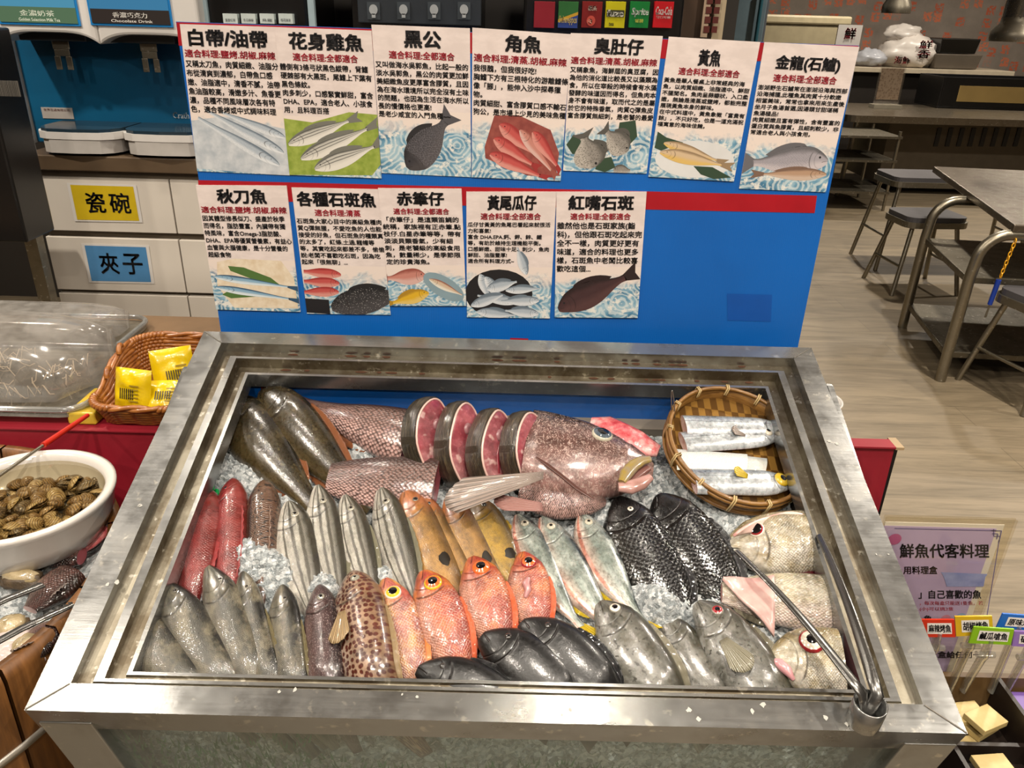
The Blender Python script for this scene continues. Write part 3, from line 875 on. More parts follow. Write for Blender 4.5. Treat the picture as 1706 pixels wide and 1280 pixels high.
class Fish:
    def __init__(f, name, label, L, H, T, prof, body, fin, frame, side=1, bend=0., droop=0., s0=0., s1=1., group=None, twist=0., flesh=None, cat='fish'):
        f.L, f.H, f.T, f.p, f.side, f.bend, f.droop, f.s0, f.s1, f.fin = L, H, T, PROF[prof] if isinstance(prof, str) else prof, side, bend, droop, s0, s1, fin
        f.root = thing(name, label, cat, frame, group)
        nS = 40; n = 28
        ss = [s0+(s1-s0)*(i/nS)**1.15 for i in range(nS+1)]
        vs = []; uv = []
        for s in ss:
            for k in range(n):
                a = 2*pi*k/n
                vs.append(f.surf(s, a)); uv.append((s, .5+.5*cos(a)))
        fs = [(i*n+k, i*n+(k+1) % n, (i+1)*n+(k+1) % n, (i+1)*n+k) for i in range(nS) for k in range(n)]
        mb = MB(); mb.add(vs, fs, 0, uv, True)
        for (i, s) in ((0, s0), (nS, s1)):
            cut = (s > 0.02 if i == 0 else s < .98)
            c = f.P(s, 0, 0); ring = vs[i*n:(i+1)*n]
            mid = [V(p)*.55+V(c)*.45 for p in ring]
            off = V((f.L*.004*(1 if i == 0 else -1), 0, 0)) if cut else V()
            mb.add(ring+[p+off for p in mid]+[V(c)+off], [(k, (k+1) % n, n+(k+1) % n, n+k) for k in range(n)]+[(n+k, n+(k+1) % n, 2*n) for k in range(n)], 1 if cut and flesh else 0, [(s, .5)]*(2*n+1), True)
        f.body = mb.build('body', [body]+([flesh] if flesh else []), f.root)

    def P(f, s, y, z):
        c = 4*s*(1-s)
        return V((s*f.L, y+f.bend*f.L*c, f.side*(z-f.droop*f.L*max(0, s-.6)**2*6)))

    def half(f, s):
        t, b, h = interp(f.p, s)
        return t*f.H/2, b*f.H/2, h*f.T/2

    def surf(f, s, a, k=1.):
        t, b, h = f.half(s)
        ca, sa = cos(a), sin(a)
        y = ca*(t if ca > 0 else b); z = sa*h
        # gill cover stands proud of the shoulder, the mouth dips in
        yr = ca
        edge = .245-.08*yr*yr
        g = 1+.05*max(0, 1-abs(s-edge+.02)/.06)*(1 if s < edge else 0)-.035*max(0, 1-abs(s-edge-.012)/.025)*(1 if s >= edge else 0)
        m_ = 1-.25*max(0, 1-s/.08)*max(0, 1-abs(yr+.1+2.4*s)/.14)
        keel = 1-.12*abs(ca)**6
        return f.P(s, y*(1+(g-1)*.4)*k, z*g*m_*keel*k)

    def eye(f, s, y, r, iris, ring, both=True, pr=.5):
        """y: share of the half height"""
        for sd in ((1, -1) if both else (1,)):
            a = math.acos(max(-1, min(1, y)))*sd
            p = V(f.surf(s, a)); du = V(f.surf(s+.01, a))-V(f.surf(s-.01, a)); dv = V(f.surf(s, a+.05))-V(f.surf(s, a-.05))
            nn = du.cross(dv).normalized()
            c = V(f.P(s, 0, 0))
            if nn.dot(p-c) < 0: nn = -nn
            e1 = (du-nn*du.dot(nn)).normalized(); e2 = nn.cross(e1)
            T_ = M(((e1.x, e2.x, nn.x, p.x), (e1.y, e2.y, nn.y, p.y), (e1.z, e2.z, nn.z, p.z), (0, 0, 0, 1)))
            mb = MB()
            mb.lathe([(1.18*r, -.12*r), (1.14*r, .12*r), (r*.98, .2*r)], 20, 0, T_)
            mb.lathe([(r*.98, .2*r), (r*.8, .32*r), (r*pr, .42*r)], 20, 1, T_)
            mb.lathe([(r*pr, .42*r), (r*pr*.6, .5*r), (0.0001, .54*r)], 20, 2, T_)
            mb.build('eye', [ring, iris, PUP], f.root)

    def fan(f, name, base, ax, up, ln, spread, n=14, fork=0., round_=0., wob=.0012, lift=None, mat=None, a0=None):
        """rays spreading from the base segment (two points); ax outward, up across"""
        b0, b1 = V(base[0]), V(base[1]); ax = V(ax).normalized(); up = V(up).normalized(); nrm = ax.cross(up)
        def fn(u, v):
            t = 2*v-1
            A = spread*t+(a0 or 0)
            d = ax*cos(A)+up*sin(A)
            l = ln*(1-fork*(1-abs(t))-round_*t*t)
            p = b0.lerp(b1, v)+d*l*u
            w_ = wob*sin(v*pi*n)*u
            if lift: w_ += lift*u*(1-.3*u)
            return p+nrm*w_
        MB().grid(6, n*2, fn, uvs=True).build(name, mat or f.fin, f.root, solid=.0008)

    def tail(f, ln, spread=.5, fork=.35, mat=None, round_=0.):
        t, b, h = f.half(1.)
        f.fan('tail_fin', (f.P(1, -b, 0)-V((.004, 0, 0)), f.P(1, t, 0)-V((.004, 0, 0))), f.P(1, 0, 0)-f.P(.95, 0, 0), (0, 1, 0), ln, spread, fork=fork, round_=round_, mat=mat)

    def ridge(f, name, s0, s1, h, up=1, spiny=True, lean=.35, mat=None):
        n = 16
        def fn(u, v):
            s = s0+(s1-s0)*u
            t, b, _ = f.half(s)
            base = (t if up > 0 else -b)*.96
            k = h*(sin(pi*min(1, u*.9+.08))**.6)*(1+(.18*((u*n) % 1-.5) if spiny and u < .6 else 0))
            return f.P(s+lean*k*v/f.L, base+up*k*v*(1-.1*v), .0012*sin(u*pi*n)*v)
        MB().grid(n*2, 3, lambda u, v: fn(u, v), uvs=False).build(name, mat or f.fin, f.root, solid=.0009)

    def pec(f, s, y, ln, ang=-.25, spread=.3, lift=.25, mat=None, w=.012, name='pectoral_fin'):
        a = math.acos(max(-1, min(1, y)))
        p = V(f.surf(s, a, 1.0))
        ax = V((cos(ang), sin(ang), 0)); up = V((-sin(ang), cos(ang), 0))*f.side
        f.fan(name, (p-up*w*.5, p+up*w*.5), ax+V((0, 0, f.side*lift)), up, ln, spread, n=10, round_=.25, wob=.001, mat=mat)


def flat_fish(mb, prof, L, H, mp, mi=0, tail=.22, fork=.3, fin=.18, n=30, bend=0.):
    """the outline of a printed fish: u nose to tail, v belly to back"""
    p = PROF[prof]; vs = []; uv = []; fs = []
    for i in range(n+1):
        s = i/n; t, b, _ = interp(p, s)
        for k in range(5):
            v = k/4
            y = (-b+(t+b)*v)*H/2+bend*L*4*s*(1-s)
            vs.append(mp(s*L, y)); uv.append((s, v))
    for i in range(n):
        for k in range(4): fs.append((i*5+k, (i+1)*5+k, (i+1)*5+k+1, i*5+k+1))
    mb.add(vs, fs, mi, uv)
    if tail:
        pts = [(L*.985, .13*H), (L*(1+tail), .36*H), (L*(1+tail*(1-fork)), 0), (L*(1+tail), -.36*H), (L*.985, -.13*H)]
        mb.add([mp(x, y) for x, y in pts], [(0, 1, 2), (0, 2, 4), (2, 3, 4)], mi, [(.97, .95)]*5)
    if fin:
        pts = []
        for i in range(9):
            s = .3+.5*i/8; t, b, _ = interp(p, s)
            pts.append((s*L, t*H/2*.97+bend*L*4*s*(1-s), fin*H*sin(pi*min(1, i/8*.85+.12))**.5))
        vs = [mp(x, y) for x, y, h in pts]+[mp(x+.04*L, y+h) for x, y, h in pts]
        mb.add(vs, [(i, i+1, 10+i, 9+i) for i in range(8)], mi, [(.6, .98)]*18)
# ---------------------------------------------------------------- the blue board with its posters
YB = 1.60
BT = [aty(293, 36, YB), aty(1431, 76, YB), aty(1330, 575, YB), aty(368, 553, YB)]
t = NT('blue_corrugated'); g = t.sep(t.obj())
wv = t.math('SINE', t.math('MULTIPLY', g[0], 1600.))
t.pbsdf(Base_Color=t.ramp(t.noise(t.obj(), 3, 3), [(.35, '#065cb0'), (.65, '#0755a4')]), Roughness=.38, Normal=t.bump(wv, .12, .001))
BLUEB = t.m
RED = plain('red_tape', '#a00c1e', .4, var=.15, scale=9)
bd = [V((BT[0].x, YB, BT[0].z)), V((BT[1].x, YB, BT[1].z)), V((BT[2].x, YB, BT[2].z)), V((BT[3].x, YB, BT[3].z))]
def edge(i, z):
    a, b = (bd[0], bd[3]) if i == 0 else (bd[1], bd[2])
    k = (z-a.z)/(b.z-a.z)
    return a.x+(b.x-a.x)*k
ZB = .0
mb = MB()
fr = [bd[0], bd[1], V((edge(1, ZB), YB, ZB)), V((edge(0, ZB), YB, ZB))]
mb.hexa([p+V((0, .006, 0)) for p in fr], fr)
board = tag(mb.build('notice_board', BLUEB), 'large blue corrugated board of fish posters with red stripes, standing behind the fish case', 'board')
N = (0, -1, 0)
def onb(px, py, off): 
    p = aty(px, py, YB); return V((p.x, YB-off, p.z))
def stripe(q, name, mat, off=.0006):
    mb = MB(); mb.add([onb(px, py, off) for px, py in q], [(3, 2, 1, 0)]); return mb.build(name, mat, board, world=True)
stripe([(294, 37), (1430, 76.5), (1424, 106), (298, 76)], 'red_stripe', RED)
stripe([(330, 300), (1361, 326), (1357, 355), (333, 333)], 'red_stripe', RED)
stripe([(1211, 489), (1286, 491), (1284, 536), (1212, 534)], 'blue_tape_patch', plain('blue_tape', '#0a4da0', .3))
stripe([(850, 563), (880, 564), (880, 567), (850, 566)], 'red_tape_piece', RED, .001)


def wave_mat(name, dx):
    t = NT(name); uv = t.uv(); u, v, _ = t.sep(uv)
    q = t.vadd(t.vmul(uv, (1, .75, 1)), (dx, dx*.37, 0))
    n = t.noise(q, 3.2, 3, .5)
    cell = t.n('TexVoronoi', voronoi_dimensions='2D'); t.set(cell.inputs['Vector'], q); cell.inputs['Scale'].default_value = 2.2
    ph = t.math('ADD', t.math('MULTIPLY', cell.outputs['Distance'], 48.), t.math('MULTIPLY', n, 26.))
    st = t.math('MULTIPLY_ADD', t.math('SINE', ph), .5, .5)
    deep = t.ramp(t.noise(q, 4.3, 2), [(.36, '#93b0be'), (.5, '#6490a8'), (.62, '#3f708e')])
    c = t.mix(t.math('MULTIPLY', t.ramp(st, [(.45, 0.), (.75, 1.)]), .6), deep, '#c9d2d2')
    foam = t.ramp(t.noise(q, 9, 5, .7), [(.53, 0.), (.6, 1.)])
    c = t.mix(t.math('MULTIPLY', foam, .85), c, '#dbd7cf')
    fade = t.math('ADD', v, t.math('MULTIPLY_ADD', t.noise(q, 5, 4, .6), .7, -.35))
    c = t.mix(t.ramp(fade, [(.62, 0.), (.82, 1.)]), c, '#d6c9c1')
    return t.pbsdf(Base_Color=c, Roughness=.42)


t = NT('poster_paper'); cl = t.noise(t.vmul(t.obj(), (9, 9, 22)), 2.4, 4, .6)
t.pbsdf(Base_Color=t.ramp(cl, [(.4, '#d6cac6'), (.6, '#ccc0bc')]), Roughness=.35)
PAPER = t.m
KW = dict(dk=1., bump=.0, coat=0., soft=0., rough=.5, L=.1, H=.03)
PR = {
 'silver': wet('print_silver', '#5f6c78', '#a4aeb8', '#ccd0d4', '#7c8894', sc=.003, **KW),
 'striped': wet('print_striped', '#6a6a62', '#b8b6ae', '#cfccc4', stripes=('#4a4a48', [(.86, .05), (.66, .04), (.48, .03)]), **KW),
 'black': wet('print_black', '#1d1c20', '#2e2c30', '#3c383a', '#77747a', sc=.0025, dark=.5, **KW),
 'red': wet('print_red', '#8e2a2a', '#b04a46', '#c4847a', **KW),
 'grey': wet('print_grey', '#4c4a46', '#85807a', '#a9a39b', speck=('#58544e', 400, .55), **KW),
 'yellow': wet('print_yellow', '#8a7458', '#c0a888', '#c9a860', **KW),
 'bream': wet('print_bream', '#5b5a5e', '#97939a', '#b8b0b4', '#6c6a70', sc=.0025, **KW),
 'brown': wet('print_brown', '#70584a', '#a5876f', '#b8a494', **KW),
 'saury': wet('print_saury', '#2a4a66', '#7da0b8', '#c8d2d6', **KW),
 'grouper': wet('print_grouper', '#17171a', '#2b2a2c', '#3c3a3c', speck=('#8a8888', 500, .6), **KW),
 'gold': wet('print_gold', '#a07a20', '#c9a023', '#cdb060', **KW),
 'pink': wet('print_pink', '#8a4a40', '#b4786c', '#c4a098', **KW),
 'tan': wet('print_tan', '#8a5a4a', '#c0a890', '#d0ccc0', **KW),
 'darkred': wet('print_darkred', '#221416', '#3a2426', '#4a3030', **KW),
 'leaf': plain('print_leaf', '#4a6a34', .5), 'darkleaf': plain('print_darkleaf', '#2c4230', .5), 'lettuce': plain('print_lettuce', '#92a048', .5, c2='#768a30', scale=60),
 'plate': plain('print_plate', '#cfd0d0', .4), 'steeltray': plain('print_tray', '#a0a8b0', .4, c2='#c0c4c8', scale=40), 'bamboo': plain('print_bamboo', '#c9b79c', .5, c2='#d8ccb8', scale=60),
 'bowl': plain('print_bowl', '#1c1c20', .4), 'net': plain('print_net', '#7f96a0', .4), 'redtray': plain('print_redtray', '#7a3a36', .4, c2='#8e4a42', scale=70),
}
P_ = [
 # quad TL TR BR BL, title, subtitle, body, title box, body bottom, wave top, art
 ([(300, 40), (459, 45), (483, 292), (329, 285)], '白帶/油帶', '適合料理:鹽烤.胡椒.麻辣', '又稱太刀魚，肉質細緻、油脂分\n布從清爽到濃郁，白帶魚口感\n嫩、油脂適中，清香不膩，油帶\n魚油脂較高，滑嫩多汁、魚香更\n濃，品種不同風味層次各有特\n色，適合香烤或中式調味料理', (.08, .90), .99, .42, .46, 0,
  'white poster with black title and silver beltfish picture, first of the upper row',
  [('poly', 'steeltray', [(0, .36), (.35, .4), (1, .33), (1, 0), (.78, 0), (0, .02)]), ('fish', 'silver', 'long', .95, .10, .90, .07, 150, 0, 0), ('fish', 'silver', 'long', .9, .09, .96, .16, 152, 0, 0), ('fish', 'silver', 'long', .7, .08, .99, .27, 160, 0, 0)]),
 ([(458, 45), (619, 51), (636, 297), (483, 291)], '花身雞魚', '適合料理:全都適合', '體側有3條弓狀黑色縱帶，背鰭\n硬棘部有大黑斑，尾鰭上下葉有\n黑色條紋。\n肉多刺少，口感緊實鮮甜，富含\nDHA、EPA，適合老人、小孩食\n用，且料理百搭', (.14, .90), .97, .44, .42, 0,
  'poster of three striped silver fish on green lettuce',
  [('poly', 'lettuce', [(0, .4), (.3, .38), (.7, .46), (1, .45), (1, .1), (.9, .02), (0, 0)]), ('fish', 'striped', 'slim', .72, .13, .02, .22, 22, .2, 1), ('fish', 'striped', 'slim', .82, .14, .14, .12, 25, .2, 1), ('fish', 'striped', 'slim', .72, .15, .28, .05, 22, .2, 1)]),
 ([(619, 41), (783, 47), (785, 295), (636, 288)], '黑公', '適合料理:全都適合', '又叫做海水吳郭魚，比起一般的\n淡水吳郭魚，黑公的肉質更加鮮\n美細緻魚皮更厚富含膠質，且因\n為在海水環境所以完全沒有土味\n的問題，也因為生活在海水所以\n長的慢價格也更高!\n是老少咸宜的入門魚種~~', (.33, .70), .98, .40, .45, 0,
  'poster of one black scaled fish pointing down over blue waves',
  [('fish', 'black', 'deep', .66, .27, .30, .04, 50, .15, 1)]),
 ([(787, 46), (952, 57), (934, 301), (786, 295)], '角魚', '適合料理:清蒸.胡椒.麻辣', '我很醜，但我很好吃!\n胸鰭下方有三根特化的游離鰭條\n像「腳」，能伸入沙中探尋獵\n物。\n肉質細甜、富含膠質口感不輸石\n狗公，是市場上少見的美味魚種', (.34, .70), 1.0, .44, .46, 0,
  'poster of a heap of red fish over blue waves in the upper row',
  [('poly', 'redtray', [(.24, .44), (.5, .45), (.85, .36), (.96, .2), (.94, .02), (.62, .03), (.15, .14), (.14, .22)]), ('fish', 'red', 'long', .5, .13, .3, .38, -35, .1, 0), ('fish', 'red', 'long', .5, .12, .24, .28, -30, .1, 0), ('fish', 'red', 'long', .6, .12, .2, .17, -20, .1, 0), ('fish', 'pink', 'long', .55, .1, .52, .35, -48, .1, 0), ('fish', 'red', 'long', .45, .11, .66, .34, -50, .1, 0)]),
 ([(951, 55), (1104, 60), (1077, 289), (938, 284)], '臭肚仔', '適合料理:清蒸.胡椒.麻辣', '又稱象魚，海鮮屆的臭豆腐，因\n為他的消化道比較長又以藻類為\n食，所以在宰殺的時候會有水藻\n發酵的味道因而得名，但魚肉本\n身不會有味道，取而代之的是屬\n於它的特殊香氣，肉質Q彈魚皮\n富含膠質無細刺，是老饕的最愛', (.27, .80), 1.0, .40, .44, 0,
  'poster of two grey oval fish on dark green leaves',
  [('poly', 'darkleaf', [(.02, .2), (.1, .28), (.25, .22), (.28, .14), (.1, .13)]), ('poly', 'darkleaf', [(.62, .38), (.8, .4), (.84, .28), (.74, .2), (.6, .24)]), ('poly', 'darkleaf', [(.42, .1), (.56, .12), (.62, .04), (.5, 0), (.38, .02)]), ('fish', 'grey', 'deep', .36, .3, .36, .03, 112, .1, 1), ('fish', 'grey', 'deep', .34, .22, .74, .16, 140, .1, 1), ('fish', 'grey', 'deep', .2, .1, .6, .02, 0, 0, 0)]),
 ([(1114, 61), (1266, 70), (1222, 302), (1080, 294)], '黃魚', '適合料理:全部適合', '黃魚是華人餐桌上非常經典的海\n魚，以肉質細緻、油脂適中、鮮甜\n不腥聞名。魚肉呈蒜瓣狀，入口柔\n嫩，無論是清蒸或鹽烤，都能完整\n展現黃魚本身的鮮味。\n在中式料理中，黃魚象徵「富貴有\n餘」，不只好吃，也是一道充滿祝\n福寓意的海味佳餚。', (.36, .60), .98, .38, .42, .02,
  'poster of two yellow fish on a white plate with green leaves',
  [('poly', 'plate', [(.5+.46*cos(a*pi/10), .15+.14*sin(a*pi/10)) for a in range(20)]), ('poly', 'darkleaf', [(.03, .34), (.14, .3), (.34, .27), (.1, .2), (.02, .22)]), ('poly', 'darkleaf', [(.5, .1), (.72, .1), (.96, .03), (.76, .01), (.6, .04)]), ('fish', 'yellow', 'slim', .66, .1, .12, .26, -14, .16, 0), ('fish', 'yellow', 'slim', .74, .12, .09, .19, -8, .16, 0)]),
 ([(1273, 70), (1431, 78), (1375, 320), (1231, 314)], '金龍(石鱸)', '適合料理:全部適合', '澎湖野生石鱸常在澎湖沿海與西部\n沿海捕獲,此種魚其肉質十分軟嫩\n相當美味，常常也拿來用來生產後\n坐月子魚湯首選,因湯頭甘甜堪稱\n魚湯極品!\n肉質細嫩且富有彈性，含有豐富的\n蛋白質與魚膠質，且細刺較少，非\n常適合老人與小孩食用。', (.16, .84), .98, .39, .42, .02,
  'poster of a large grey bream above a small brown fish, last of the upper row',
  [('fish', 'bream', 'snapper', .84, .26, .94, .23, 184, .2, 1), ('fish', 'brown', 'slim', .72, .11, .96, .13, 182, .2, 1)]),
 ([(327, 308), (478, 309), (501, 519), (361, 515)], '秋刀魚', '適合料理:鹽烤.胡椒.麻辣', '因其體型修長似刀、盛產於秋季\n而得名，脂肪豐富，內臟帶有獨\n特風味，富含Omega-3脂肪酸、\nDHA、EPA等優質營養素，有益心\n血管與大腦健康，是十分營養的\n超級食物', (.22, .76), .99, .44, .42, 0,
  'poster of two slim blue sauries with green leaves, first of the lower row',
  [('poly', 'bamboo', [(.1, .4), (.3, .43), (.84, .42), (.97, .28), (.98, .03), (.22, .02), (.06, .2)]), ('poly', 'leaf', [(.22, .37), (.4, .36), (.7, .28), (.8, .22), (.5, .26), (.24, .33)]), ('poly', 'leaf', [(.1, .13), (.2, .17), (.5, .12), (.2, .1)]), ('fish', 'saury', 'long', .86, .07, .04, .28, -7, .15, 0), ('fish', 'saury', 'long', .86, .07, .04, .19, -8, .15, 0)]),
 ([(486, 312), (631, 315), (651, 524), (512, 522)], '各種石斑魚', '適合料理:清蒸', '石斑魚大家心目中的高級魚種肉\n質Q彈無腥，不愛吃魚的人也能\n接受的好魚，但石斑魚的種類真\n的太多了，紅條.土過.龍帽等\n等，其實吃起來都差不多，偷偷\n說:老闆不喜歡吃石斑，因為吃\n起來「很無聊」...', (.05, .95), 1.0, .41, .40, 0,
  'poster of red and dark groupers with a five character title',
  [('fish', 'red', 'grouper', .44, .1, .46, .33, 176, 0, 0), ('fish', 'red', 'grouper', .42, .1, .43, .26, 178, 0, 0), ('fish', 'red', 'grouper', .42, .1, .41, .19, 182, 0, 0), ('poly', 'bowl', [(0, .13), (.28, .12), (.28, 0), (0, .01)]), ('fish', 'grouper', 'grouper', .86, .27, .3, .06, 12, .12, 1)]),
 ([(630, 313), (769, 314), (777, 509), (650, 509)], '赤筆仔', '適合料理:全都適合', '「赤筆仔」是這類笛鯛的\n統稱，家族裡有正赤筆.點\n枝仔.白星赤筆等等，帶有\n淡淡貝類香氣，少有細\n刺，是老饕級的高級食用\n魚，數量稀少，是季節限\n定的珍貴海魚。', (.22, .78), .97, .37, .36, 0,
  'poster of a red fish, a yellow fish and a fish in a bowl',
  [('fish', 'pink', 'snapper', .5, .17, .5, .27, 184, .1, 0), ('poly', 'net', [(.72+.27*cos(a*pi/10)*.95-.02*sin(a*pi/10), .17+.11*sin(a*pi/10)-.07*cos(a*pi/10)) for a in range(20)]), ('fish', 'tan', 'slim', .46, .08, .54, .24, -27, 0, 0), ('fish', 'gold', 'snapper', .5, .14, .52, .12, 196, .25, 1)]),
 ([(777, 319), (927, 319), (916, 530), (778, 528)], '黃尾瓜仔', '適合料理:全部適合', '瓜仔甘黃黃的魚尾巴看起來就很活\n力和喜氣!\n富含 DHA.EPA.鈣、鉀、鋅、鐵\n等，有助於維持生理機能平衡。\n口感鮮嫩、甜味十足、刺少，魚肉\n鮮甜、油脂豐厚!\n適合所有料理方式~', (.24, .78), .95, .45, .42, 0,
  'poster of silver fish piled in a black round bowl',
  [('poly', 'bowl', [(.38+.4*cos(a*pi/12), .2+.2*sin(a*pi/12)) for a in range(24)]), ('fish', 'silver', 'slim', .32, .1, .16, .36, -70, .0, 0), ('fish', 'silver', 'slim', .36, .1, .22, .34, -55, .0, 0), ('fish', 'silver', 'slim', .36, .11, .24, .24, 15, .0, 1), ('fish', 'silver', 'slim', .34, .09, .7, .36, 110, .0, 1), ('fish', 'silver', 'slim', .4, .08, .46, .23, 4, .0, 1), ('fish', 'silver', 'slim', .48, .1, .6, .13, 170, .0, 1), ('fish', 'silver', 'slim', .4, .1, .05, .1, 20, .0, 1), ('fish', 'silver', 'slim', .45, .1, .86, .15, 182, .0, 1), ('fish', 'silver', 'slim', .46, .1, .12, .05, -5, .0, 1), ('fish', 'silver', 'slim', .4, .1, .86, .04, 175, .0, 1)]),
 ([(927, 319), (1077, 319), (1062, 529), (924, 528)], '紅嘴石斑', '適合料理:全都適合', '雖然他也是石斑家族(鮨\n科)，但他跟石斑吃起來完\n全不一樣，肉質更好更有\n味道，適合的料理也更多\n樣，石斑魚中老闆比較喜\n歡吃這個...', (.14, .86), .98, .38, .42, 0,
  'poster of one dark reddish brown fish over waves, last of the lower row',
  [('fish', 'darkred', 'snapper', .88, .26, .04, .07, 27, .2, 1)]),
]
for k, (q, title, sub, body, tb, bw, bb, wt, sl, label, art) in enumerate(P_):
    off = .0016+.0009*(k % 2)+.0002*(k//2)
    q3 = [onb(px, py, 0) for px, py in q]
    f = quadmap(q3, N, off)
    wid = (q3[1]-q3[0]).length; hei = (q3[0]-q3[3]).length
    mb = MB(); a = [f(0, 1), f(1, 1), f(1, 0), f(0, 0)]
    mb.hexa([p+V((0, off-.0001, 0)) for p in a], a)
    o = tag(mb.build('fish_poster', PAPER), label, 'poster')
    def part(nm, mat, fn):
        m_ = MB(); fn(m_); return m_.build(nm, mat, o, world=True)
    m_ = MB(); m_.grid(1, 1, lambda u, v: f(u, v*wt, .00015), uvs=True, sm=False)
    m_.build('wave_print', wave_mat('waves%d' % k, k*1.7), o, world=True)
    lv = .0002
    for a in art:
        lv += .00006
        if a[0] == 'poly':
            m_ = MB(); m_.add([f(x, y, lv) for x, y in a[2]], [list(range(len(a[2])))]); m_.build('picture_ground', PR[a[1]], o, world=True)
        else:
            _, mt, pf, L, H, x, y, ang, tl_, fl = a
            ca, sa = cos(R(ang)), sin(R(ang)); asp = wid/hei
            fx = -1 if 90 < ang < 270 else 1
            def mp(px, py, L=L, x=x, y=y):
                py = py*fx
                return f(min(1, max(0, x+px*ca-py*sa)), min(1, max(0, y+(px*sa+py*ca)*asp)), lv)
            m_ = MB(); flat_fish(m_, pf, L, H*1.25, mp, tail=.2 if tl_ else 0, fin=.16 if fl else 0)
            c0 = .10*L; cy = .12*H
            m_.build('fish_print', PR[mt], o, world=True)
            m2 = MB(); m2.add([mp(.11*L+.025*cos(i*pi/6)*H*4*.5, .14*H+.025*sin(i*pi/6)*H*4*.5) + V((0, -.00008, 0)) for i in range(12)], [list(range(12))]); m2.build('fish_eye_print', PR['bowl'], o, world=True)
    T_ = lambda x, y: f(x, y, .0009)
    th = .105 if len(title) < 6 else .10
    m_ = MB(); text_on(m_, title, (tb[0], .865-sl*2.2, tb[1], .865-sl*2.2+th), T_, .035); m_.build('title_lettering', INK, o, world=True)
    nsub = len(sub); sw = .075*nsub if nsub < 10 else .95
    sx = .5-sw/2 if nsub < 10 else .02
    m_ = MB(); text_on(m_, sub, (sx, .79-sl*2, sx+sw, .84-sl*2), T_, .022); m_.build('subtitle_lettering', REDINK, o, world=True)
    m_ = MB(); text_on(m_, body, (.015, bb, bw, .77-sl*2.2), T_, .02, 1.25); m_.build('body_lettering', INK, o, world=True)
# ---------------------------------------------------------------- the stainless fish case
RIM = steel('rim_steel', '#9c9d9c', .17, '#6f6553', .4, 1.4)
RAIL = steel('rail_steel', '#8f897a', .4, '#4a3b26', .7, 1, .52)
case = thing('fish_display_case', 'stainless steel iced fish display case with sloping open top and glass front', 'display case', V((0, 1.15, 0)))
UW, VD = .65, .818
side = [(0, -.055), (0, 0), (.047, 0), (.047, -.024), (.071, -.024), (.073, -.008), (.087, -.008), (.088, -.028), (.111, -.028), (.113, -.014), (.120, -.014), (.120, -.05)]
front = [(0, -.055), (0, 0), (.040, 0), (.040, -.012), (.046, -.012), (.047, -.008), (.052, -.008), (.053, -.02), (.060, -.02), (.061, -.014), (.066, -.014), (.066, -.05)]
back = [(0, -.055), (0, 0), (.036, 0), (.036, -.024), (.066, -.024), (.068, -.008), (.074, -.008), (.075, -.033), (.106, -.033), (.108, -.016), (.114, -.016), (.114, -.05)]
def cw(u, v, w): return CASE @ V((u, v, w))
mbs = [MB() for _ in range(4)]
for i in range(len(side)-1):
    mi = 1 if i in (3, 4, 6, 7, 8) else 0
    def corner(j, k):
        s_, f_, b_ = side[j], front[j], back[j]
        return (cw(-UW+s_[0], f_[0], min(f_[1], 0)), cw(UW-s_[0], f_[0], f_[1]), cw(UW-s_[0], VD-b_[0], b_[1]), cw(-UW+s_[0], VD-b_[0], b_[1]))
    a = corner(i, 0); b = corner(i+1, 0)
    for k in range(4):
        k2 = (k+1) % 4
        mbs[k].add([a[k], a[k2], b[k2], b[k]], [(0, 1, 2, 3)], mi)
for k, nm in enumerate(('front_rim', 'side_rim', 'back_rim', 'side_rim')):
    mbs[k].build(nm, [RIM, RAIL], case, world=True, bevel=.0012)
# rust spots on the back rails are their own dirt
mb = MB(); random.seed(3)
RUST = plain('rust', '#4a2a12', .8, var=.4, scale=60)
for v_, w_ in ((.818-.037, -.0235), (.818-.076, -.0325)):
    for i in range(15):
        u = random.uniform(-.5, .52); l = random.uniform(.004, .014)
        mb = MB(); mb.add([cw(u+l*cos(a)*random.uniform(.7, 1.2), v_-.001-.0035*(1+sin(a)), w_+.0006) for a in [2*pi*j/9 for j in range(9)]], [list(range(9))])
        mb.build('rust_spot', RUST, case, world=True)
mb = MB()
for u, v_ in ((.1, .02), (-.3, .03), (.28, .018), (-.12, .025), (.47, .02), (-.62, .35), (-.615, .2), (.62, .3), (.63, .55), (.36, .03)):
    for j in range(2):
        c = (u+random.uniform(-.02, .02), v_+random.uniform(-.012, .012)); l = random.uniform(.0015, .0045)
        mb.add([cw(c[0]+l*cos(a)*random.uniform(.5, 1.2), c[1]+l*sin(a)*random.uniform(.5, 1.5), .0006) for a in [2*pi*i/8 for i in range(8)]], [list(range(8))])
mb.build('dried_water_marks', plain('lime_marks', '#a3a19a', .5), case, world=True)
# welded corner seams
WELD = plain('weld', '#6d6860', .5, .6)
for sx in (-1, 1):
    mb = MB(); mb.tube([cw(sx*(UW-.001), .001, .0003), cw(sx*(UW-.046), .039, .0003)], .0012, 6); mb.build('corner_weld', WELD, case, world=True)
    mb = MB(); mb.tube([cw(sx*(UW-.001), VD-.001, .0003), cw(sx*(UW-.046), VD-.035, .0003)], .0012, 6); mb.build('corner_weld', WELD, case, world=True)
